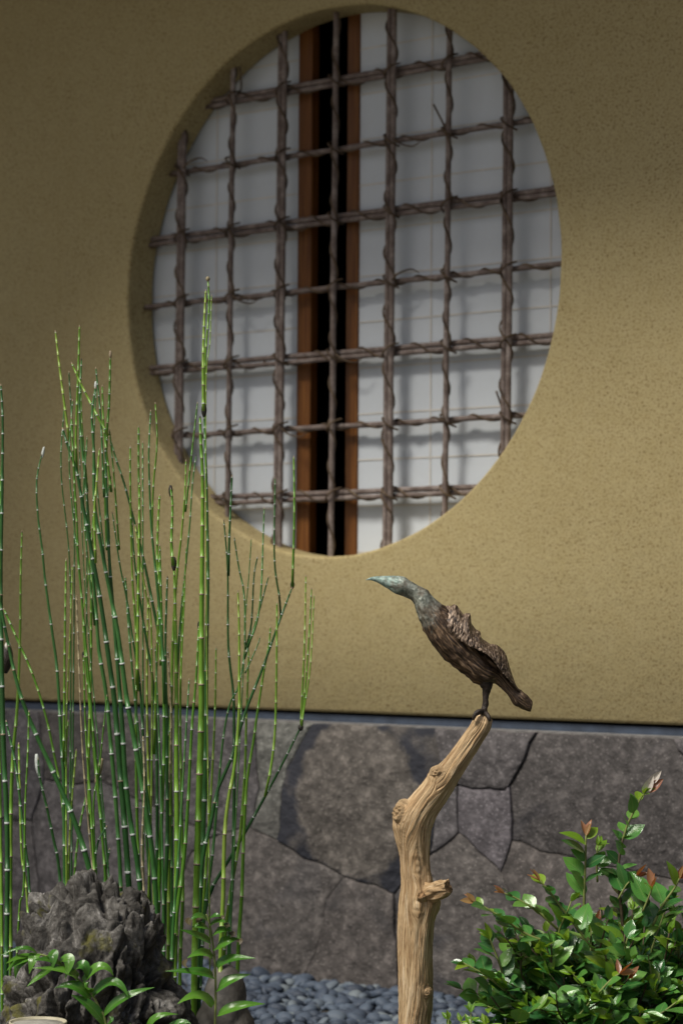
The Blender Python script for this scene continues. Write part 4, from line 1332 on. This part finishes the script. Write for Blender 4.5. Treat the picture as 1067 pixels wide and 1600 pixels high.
bud(325, 440, 3.84, 7, 8, M['straw'], CL['right']); bud(66, 716, 3.98, 4.5, 18, M['node_w'], CL['thin'], tilt=-.2); bud(150, 610, 3.88, 4.5, 14, M['node_w'], CL['main'])
# pod at the left edge
pd = empty('seed_pod', tuple(at(8, 1050, 4.0))); tag(pd, 'dark brown pod with a pale cap among the horsetail stems', 'pod')
bud(8, 1052, 4.0, 22, 44, M['birddark'], pd, 'pod', -.1)
M['podcap'] = mat_simple('pod_cap', (.62, .58, .52), .7, scale=120)
bud(13, 1016, 3.99, 10, 13, M['podcap'], pd, 'cap')

# ------------------------------------------------------------------ leaves
def leaf_data(L, W, arch=.18, fold=.22, ns=6, shape='ovate', wob=0.0):
    """leaf in local space: along +x, normal +z; returns verts, faces, uvs"""
    V = []; F = []; U = []
    for k in range(ns + 1):
        t = k / ns
        if shape == 'ovate': wd = W * .5 * (math.sin(math.pi * min(1, t ** .80 * .98 + .01)) ** .85) * (1 - .12 * max(0, t - .7) / .3)
        else: wd = W * .5 * (math.sin(math.pi * min(1, (t * .93 + .05) ** .6)) ** .9)
        if k == ns: wd = W * .015
        if k == 0: wd = W * .04
        x = L * t; z = -arch * L * (t - .1) ** 2 + wob * L * math.sin(t * 6)
        for q in (-1, -.5, 0, .5, 1):
            V.append((x, q * wd, z + fold * wd * (abs(q) ** 1.3) - fold * wd * .3)); U.append((.5 + q * .5, t))
    for k in range(ns):
        for j in range(4):
            a = k * 5 + j; F.append((a, a + 5, a + 6, a + 1))
    return V, F, U
def leaf_mesh(name, mat, *a, **kw):
    V, F, U = leaf_data(*a, **kw)
    me = bpy.data.meshes.new(name); me.from_pydata(V, [], F)
    uvl = me.uv_layers.new(name='UVMap'); li = np.zeros(len(me.loops), dtype=np.int32); me.loops.foreach_get('vertex_index', li)
    uvl.data.foreach_set('uv', np.asarray(U, dtype=np.float32)[li].ravel())
    me.materials.append(mat); me.polygons.foreach_set('use_smooth', [True] * len(me.polygons)); me.update()
    return me
def frame(p, d, nrm):
    x = d.normalized(); z = (nrm - x * nrm.dot(x))
    if z.length < 1e-4: z = x.orthogonal()
    z.normalize(); y = z.cross(x)
    mm = Matrix((x, y, z)).transposed().to_4x4(); mm.translation = p
    return mm

# ------------------------------------------------------------------ tree added out of view on the left to shade the far part of the wall
tree = empty('shade_tree', (-2.05, -1.75, 0)); tag(tree, 'slender tree added out of view to shade the plaster wall', 'tree')
TB = MB(); rt = random.Random(5)
tc_ = Vector((-1.5, -1.75, 3.5))
pts = [Vector(q) for q in catmull([(-2.05, -1.75, -.02), (-2.02, -1.72, 1.0), (-1.9, -1.78, 2.2), tuple(tc_)], 8)]
TB.quad_tube(pts, [.055 - .035 * k / len(pts) for k in range(len(pts))], 10)
LV = []; LF = []
lv0, lf0, _u = leaf_data(.075, .04, ns=3)
for i in range(120):
    u = Vector((rt.gauss(0, 1), rt.gauss(0, 1), rt.gauss(0, .8))).normalized() * (rt.random() ** .4)
    e = tc_ + Vector((u.x * 1.0, u.y * .9, u.z * .8))
    st = tc_.lerp(Vector((-1.95, -1.75, 2.6)), rt.random())
    br = [Vector(q) for q in catmull([tuple(st), tuple(st.lerp(e, .5) + Vector((0, 0, .08))), tuple(e)], 4)]
    TB.quad_tube(br, [.010 - .007 * k / len(br) for k in range(len(br))], 5)
    for k in range(26):
        p = br[rt.randrange(3, len(br))] + Vector((rt.gauss(0, .07), rt.gauss(0, .07), rt.gauss(0, .05)))
        mm = frame(p, Vector((rt.gauss(0, 1), rt.gauss(0, 1), rt.gauss(0, .4))), Vector((rt.gauss(0, .4), rt.gauss(0, .4), 1)))
        bb = len(LV); LV.extend(mm @ Vector(q) for q in lv0); LF.extend(tuple(bb + j for j in f) for f in lf0)
TB.build('trunk', M['twig'], tree)
tag(obj_from('crown', LV, LF, M['leaf'], tree), kind='stuff')

# ------------------------------------------------------------------ ferns
FN = -H_FW * .62 + Vector((0, 0, .78))
def fern(label, rachis, leaflets, zf, d, grp='fern fronds at the foot of the rock', rw=(1.9, 1.1)):
    p0 = at(*zf(rachis[0]), d)
    root = empty('fern_frond', (p0.x, p0.y, 0)); tag(root, label, 'fern', grp)
    # carry the stalk down to the soil
    a, b = np.array(zf(rachis[0])), np.array(zf(rachis[1]))
    ylow = 957 + .776 * FPX / d + 4
    dirn = (a - b) / max(1e-6, abs(a[1] - b[1]))
    low = a + dirn * (ylow - a[1]) * np.array([.35, 1])
    P = [tuple(low), tuple((low + a) / 2 + np.array([dirn[0] * 20, 0]))] + [tuple(zf(q)) for q in rachis]
    pts = [at(q[0], q[1], d) for q in catmull(P, 5)]
    n = len(pts)
    mb = MB(); mb.quad_tube(pts, [(rw[0] + (rw[1] - rw[0]) * i / n) * d / FPX * 1.2 for i in range(n)], 8)
    mb.build('stalk', M['rachis'], root)
    rr = random.Random(len(leaflets))
    for lf in leaflets:
        base, mid, tip, wd = lf[:4]
        mat = M['fern_brown'] if len(lf) > 4 else M['fern']
        B, Mi, Tp = at(*zf(base), d - .001), at(*zf(mid), d - .012), at(*zf(tip), d - rr.uniform(.0, .03))
        ns = 9; V = []; F = []; U = []
        W = wd * 1.28 * d / FPX
        for k in range(ns + 1):
            t = k / ns
            # curve through base, mid (t=.5), tip
            c = B * (2 * (t - .5) * (t - 1)) + Mi * (4 * t * (1 - t)) + Tp * (2 * t * (t - .5))
            dc = B * (4 * t - 3) + Mi * (4 - 8 * t) + Tp * (4 * t - 1)
            x = dc.normalized()
            nz = FN + Vector((0, 0, .0))
            side = nz.cross(x)
            if side.length < .2: side = side + H_RT * .3
            side.normalize(); nn = x.cross(side)
            w_ = W * .5 * (math.sin(math.pi * min(1, (t * .95 + .05) ** .62)) ** .85)
            if k == ns: w_ = W * .02
            for q in (-1, -.5, 0, .5, 1):
                fr = 1 + .06 * noise.noise(Vector((t * 9, q * 3, wd)))
                V.append(c + side * (q * w_ * fr) + nn * (w_ * (.16 * abs(q) - .05) + .0006 * noise.noise(Vector((t * 8, q * 2, base[0])))))
                U.append((.5 + q * .5, t))
        for k in range(ns):
            for j in range(4):
                a_ = k * 5 + j; F.append((a_, a_ + 5, a_ + 6, a_ + 1))
        obj_from('leaflet', V, F, mat, root, True, None, U)
    return root
def zA(p): return (.2812 * p[0], 1360 + .2812 * p[1])
def zB(p): return (230 + .2062 * p[0], 1400 + .2062 * p[1])
fern('arching glossy green fern frond in front of the craggy rock', [(590, 854), (560, 780), (520, 700), (460, 630), (400, 570), (330, 510), (260, 476), (200, 466), (150, 478)],
     [((580, 800), (690, 705), (860, 650), 15), ((515, 690), (630, 618), (716, 706), 16), ((462, 615), (560, 532), (632, 585), 16), ((405, 550), (470, 528), (484, 612), 16), ((335, 500), (385, 500), (364, 602), 17), ((268, 470), (298, 470), (288, 560), 15), ((205, 462), (186, 492), (165, 575), 14),
      ((585, 850), (500, 752), (398, 692), 18), ((600, 860), (615, 830), (625, 810), 12), ((505, 715), (415, 640), (305, 655), 18), ((440, 612), (370, 556), (180, 542), 14), ((500, 680), (490, 640), (470, 625), 13), ((290, 540), (225, 585), (152, 645), 10), ((340, 520), (270, 495), (190, 500), 12), ((210, 470), (115, 502), (40, 556), 12), ((175, 472), (105, 484), (36, 518), 9), ((205, 458), (125, 430), (0, 476), 7), ((152, 500), (105, 525), (88, 600), 13)], zA, 3.3)
fern('upright green fern frond with curled tip in front of the small dark stone', [(515, 970), (519, 850), (520, 720), (515, 520), (490, 300), (465, 175), (448, 138)],
     [((500, 832), (385, 752), (232, 818), 17), ((505, 612), (390, 572), (138, 570), 16), ((497, 468), (420, 428), (305, 470), 16), ((482, 345), (390, 300), (248, 254), 15), ((472, 250), (405, 222), (335, 240), 12), ((458, 185), (395, 148), (330, 180), 12), ((330, 168), (315, 195), (335, 225), 9, 1), ((300, 480), (282, 515), (310, 545), 6, 1), ((405, 165), (390, 190), (372, 200), 8, 1),
      ((540, 895), (690, 832), (892, 818), 17), ((532, 708), (620, 640), (785, 592), 19), ((530, 540), (620, 478), (822, 472), 18), ((515, 400), (590, 345), (700, 320), 18), ((495, 300), (560, 255), (645, 262), 13), ((480, 218), (535, 192), (595, 200), 12), ((468, 170), (515, 146), (562, 158), 10), ((700, 322), (702, 350), (690, 372), 7, 1), ((640, 268), (642, 295), (625, 312), 8, 1), ((592, 205), (606, 225), (600, 245), 7, 1), ((552, 150), (568, 165), (566, 182), 7, 1)], zB, 3.3)
fern('low fern frond of which leaflets show between the two other fronds', [(980, 1000), (900, 940), (820, 900)], [((820, 900), (870, 815), (990, 800), 12), ((900, 920), (990, 850), (1062, 852), 14), ((760, 900), (730, 870), (700, 880), 12)], zA, 3.28)

# ------------------------------------------------------------------ shrub
SD = 3.46
sb = at(940, 1800, SD)
shrub = empty('evergreen_shrub', (sb.x, sb.y, 0)); tag(shrub, 'glossy evergreen shrub with red tipped new shoots beside the driftwood pole', 'shrub')
rl = random.Random(77)
LEAVES = []          # (matrix, mesh key)
LM_ = {}
for i in range(5):
    LM_['leaf', i] = leaf_mesh('leaf', M['leaf'], 1.0, rl.uniform(.54, .66), rl.uniform(.02, .28), rl.uniform(.08, .26), wob=rl.uniform(-.015, .015))
for i in range(3):
    LM_['new', i] = leaf_mesh('leaf', M['leaf_new'], 1.0, rl.uniform(.42, .54), rl.uniform(.1, .4), rl.uniform(.2, .5))
    LM_['red', i] = leaf_mesh('leaf', M['leaf_red'], 1.0, rl.uniform(.38, .48), rl.uniform(.0, .3), rl.uniform(.3, .6))
LM_['pale', 0] = leaf_mesh('leaf', M['leaf_pale'], 1.0, .42, .1, .5)
TW = MB()
def put_leaf(p, d, nrm, size, key):
    mm = frame(p, d, nrm) @ Matrix.Scale(size, 4)
    k = rl.randrange(5 if key == 'leaf' else 3 if key in ('new', 'red') else 1)
    LEAVES.append((mm, (key, k)))
def twig(pts, r0, r1, size=.034, gap=.0125, start=.25, tip='rand', newfrac=.25, mat=1):
    pts = [Vector(q) for q in catmull([tuple(q) for q in pts], 5)]
    n = len(pts)
    TW.quad_tube(pts, [r0 + (r1 - r0) * i / (n - 1) for i in range(n)], 6, mat)
    S = [0.0]
    for a, b in zip(pts[:-1], pts[1:]): S.append(S[-1] + (b - a).length)
    tot = S[-1]; s = tot * start; side = rl.choice((0, math.pi)); 
    while s < tot * .97:
        k = max(1, min(n - 1, int(np.searchsorted(S, s))))
        t = (pts[k] - pts[k - 1]).normalized()
        f = (s - S[k - 1]) / max(1e-6, S[k] - S[k - 1]); p = pts[k - 1].lerp(pts[k], f)
        upv = Vector((0, 0, 1)); sd_ = t.cross(upv)
        if sd_.length < .1: sd_ = H_RT.copy()
        sd_.normalize(); un = sd_.cross(t).normalized()
        az = side + rl.uniform(-.7, .7)
        if abs(t.z) > .8: az = rl.uniform(0, 6.28)
        out = sd_ * math.cos(az) + un * (.55 * math.sin(az) + .15)
        d = t * rl.uniform(.45, .9) + out * 1.0
        nrm = Vector((0, 0, 1)) + t * .2 - H_FW * .75 + Vector((rl.gauss(0, .35), rl.gauss(0, .35), rl.gauss(0, .2)))
        u = s / tot
        key = 'leaf'
        if u > .8 and rl.random() < newfrac * 1.6: key = 'new'
        sz = size * rl.uniform(.62, 1.18) * (1.0 if u < .75 else 1.0 - (u - .75) * 1.3)
        put_leaf(p, d, nrm, sz, key)
        s += gap * rl.uniform(.7, 1.25); side += math.pi
    t = (pts[-1] - pts[-3]).normalized()
    q = rl.random()
    kind = tip if tip != 'rand' else ('red' if q < .06 else 'new' if q < .55 else 'leaf')
    for _ in range(3 if kind != 'leaf' else 2):
        d = t + Vector((rl.gauss(0, .45), rl.gauss(0, .45), rl.gauss(0, .35)))
        put_leaf(pts[-1], d, Vector((0, 0, 1)) - H_FW * .5 + Vector((rl.gauss(0, .4), rl.gauss(0, .4), 0)), size * rl.uniform(.4, .65), kind)
def zS(p): return (660 + .3815 * p[0], 1180 + .3815 * p[1])
def SP(P, d): return [at(*zS(p[:2]), d - (p[2] if len(p) > 2 else 0)) for p in P]
CC = at(950, 1610, SD)
# woody stems from the soil
base = Vector((sb.x, sb.y, 0.0))
for i in range(9):
    a = i * 2.4
    b0 = base + Vector((math.cos(a) * .03, math.sin(a) * .03, -.005))
    e = CC + H_RT * (math.cos(a) * .12) + H_FW * (math.sin(a) * .09) + Vector((0, 0, rl.uniform(-.02, .07)))
    m_ = b0.lerp(e, .5) + Vector((0, 0, .03))
    pts = [Vector(q) for q in catmull([tuple(b0), tuple(m_), tuple(e)], 6)]
    TW.quad_tube(pts, [.0055 - .003 * k / len(pts) for k in range(len(pts))], 7, 0)
# shoots read from the photograph
twig(SP([(822, 800), (815, 660), (803, 540), (802, 440), (818, 340)], SD - .03), .0024, .0018, .036, .010, .25, 'leaf', .1, 0)
twig(SP([(818, 350), (838, 285), (862, 235), (890, 180), (905, 158)], SD - .03), .0018, .0010, .032, .009, .05, 'new', .6)
for (b, t_, key, s_) in (((905, 160), (930, 112), 'pale', .030), ((925, 120), (960, 82), 'pale', .026), ((912, 150), (975, 105), 'red', .030)):
    p, e = at(*zS(b), SD - .03), at(*zS(t_), SD - .035); put_leaf(p, e - p, -H_FW + Vector((0, 0, .2)), s_, key)
twig(SP([(660, 640), (662, 540), (666, 440), (668, 330)], SD - .05), .0022, .0012, .041, .010, .2, 'red', .4)
twig(SP([(715, 520), (712, 440), (716, 370)], SD - .02), .0016, .0010, .030, .010, .2, 'new', .4)
twig(SP([(640, 830), (540, 775), (430, 735), (300, 650), (215, 600)], SD - .06), .0026, .0013, .041, .010, .2, 'red', .3)
twig(SP([(560, 720), (470, 640), (390, 590), (335, 565)], SD - .02), .0022, .0012, .041, .010, .2, 'red', .3)
twig(SP([(650, 730), (580, 640), (520, 560), (480, 515)], SD - .04), .0022, .0012, .041, .010, .2, 'red', .4)
twig(SP([(470, 1060), (380, 1000), (270, 910), (165, 850)], SD - .07), .0024, .0013, .041, .010, .1, 'leaf', .3)
twig(SP([(340, 950), (320, 870), (290, 790), (275, 755)], SD - .05), .0018, .0012, .041, .010, .1, 'new', .4)
twig(SP([(800, 590), (835, 530), (875, 495)], SD - .05), .0016, .001, .036, .010, .3, 'red', .4)
twig(SP([(940, 700), (985, 610), (1030, 545), (1050, 505)], SD - .05), .0020, .0012, .041, .010, .1, 'red', .4)
twig(SP([(900, 640), (925, 580), (940, 540)], SD - .07), .0016, .001, .041, .010, .1, 'red', .5)
twig(SP([(700, 800), (655, 740), (625, 690)], SD - .11), .0018, .0012, .041, .010, .1, 'new', .5)
twig(SP([(700, 1000), (760, 930), (805, 895)], SD - .14), .0018, .0012, .041, .010, .1, 'red', .5)
twig(SP([(380, 1100), (430, 1060), (470, 1040)], SD - .15), .0016, .001, .041, .010, .1, 'new', 1.0)
twig(SP([(620, 1090), (660, 1040), (690, 1005)], SD - .15), .0016, .001, .041, .010, .1, 'new', 1.0)
twig(SP([(900, 1090), (970, 1060), (1040, 1010)], SD - .14), .0016, .001, .041, .010, .1, 'new', 1.0)
# the body of the crown
for i in range(230):
    az = rl.uniform(0, 2 * math.pi); el = math.asin(rl.uniform(-.25, .97))
    u = Vector((math.cos(az) * math.cos(el), math.sin(az) * math.cos(el), math.sin(el)))
    rx, ry, rz = .212, .17, .182
    k1 = rl.uniform(.72, 1.0) * (1 + .10 * noise.noise(u * 2.3))
    def W_(k): return CC + H_RT * (u.x * rx * k) + H_FW * (u.y * ry * k) + Vector((0, 0, u.z * rz * k))
    a = W_(k1 * .42) + Vector((0, 0, -.03)); b = W_(k1 * .75) + Vector((rl.gauss(0, .012), rl.gauss(0, .012), -.008)); c = W_(k1) + Vector((0, 0, .018 * rl.random()))
    twig([a, b, c], .0020, .0010, rl.uniform(.034, .043), .0125, .2, 'rand', .32, 0 if rl.random() < .6 else 1)
# low seedlings at the left foot of the shrub
for (x, y) in ((720, 1600), (700, 1596), (735, 1585), (760, 1604)):
    p = at(x, y + 20, SD - .1)
    twig([Vector((p.x, p.y, 0.0)), Vector((p.x + .004, p.y, p.z * .5)), p + Vector((0, 0, .02))], .0016, .0009, .026, .011, .75, 'new', .8)
tw_o = TW.build('twigs', [M['twig'], M['twig_g']], shrub); tw_o.name = 'branchwork'
tag(tw_o, kind='stuff')
def seen(mm):
    p = mm.translation; u, v = project(p)
    inside = -20 < u < 1087 and v < 1612
    # how open the view towards the camera is: distance in front of the crown's middle plus height
    rel = (p - CC); return (1 if inside else 0, -rel.dot(FW) * 1.0 + rel.length * .9)
LEAVES.sort(key=lambda q: seen(q[0]), reverse=True)
ROOT_INV = Matrix.Translation(shrub.location).inverted()
for mm, key in LEAVES[:300]:
    o = bpy.data.objects.new('leaf', LM_[key]); COL.objects.link(o)
    o.parent = shrub; o.matrix_parent_inverse = ROOT_INV; o.matrix_basis = mm
V = []; F = []; U = []; MI = []
keys = ['leaf', 'new', 'red', 'pale']
cache = {k: ([v.co.copy() for v in me.vertices], [tuple(p.vertices) for p in me.polygons], leaf_data(1, .5)[2]) for k, me in LM_.items()}
for mm, key in LEAVES[300:]:
    b = len(V); pv, pf, pu = cache[key]
    V.extend(mm @ p for p in pv); F.extend(tuple(b + i for i in f) for f in pf); U.extend(pu); MI.extend([keys.index(key[0])] * len(pf))
fo = obj_from('foliage', V, F, [M['leaf'], M['leaf_new'], M['leaf_red'], M['leaf_pale']], shrub, True, MI, U)
tag(fo, kind='stuff')
print('leaves', len(LEAVES), 'pebbles', len(cand), len(vis))
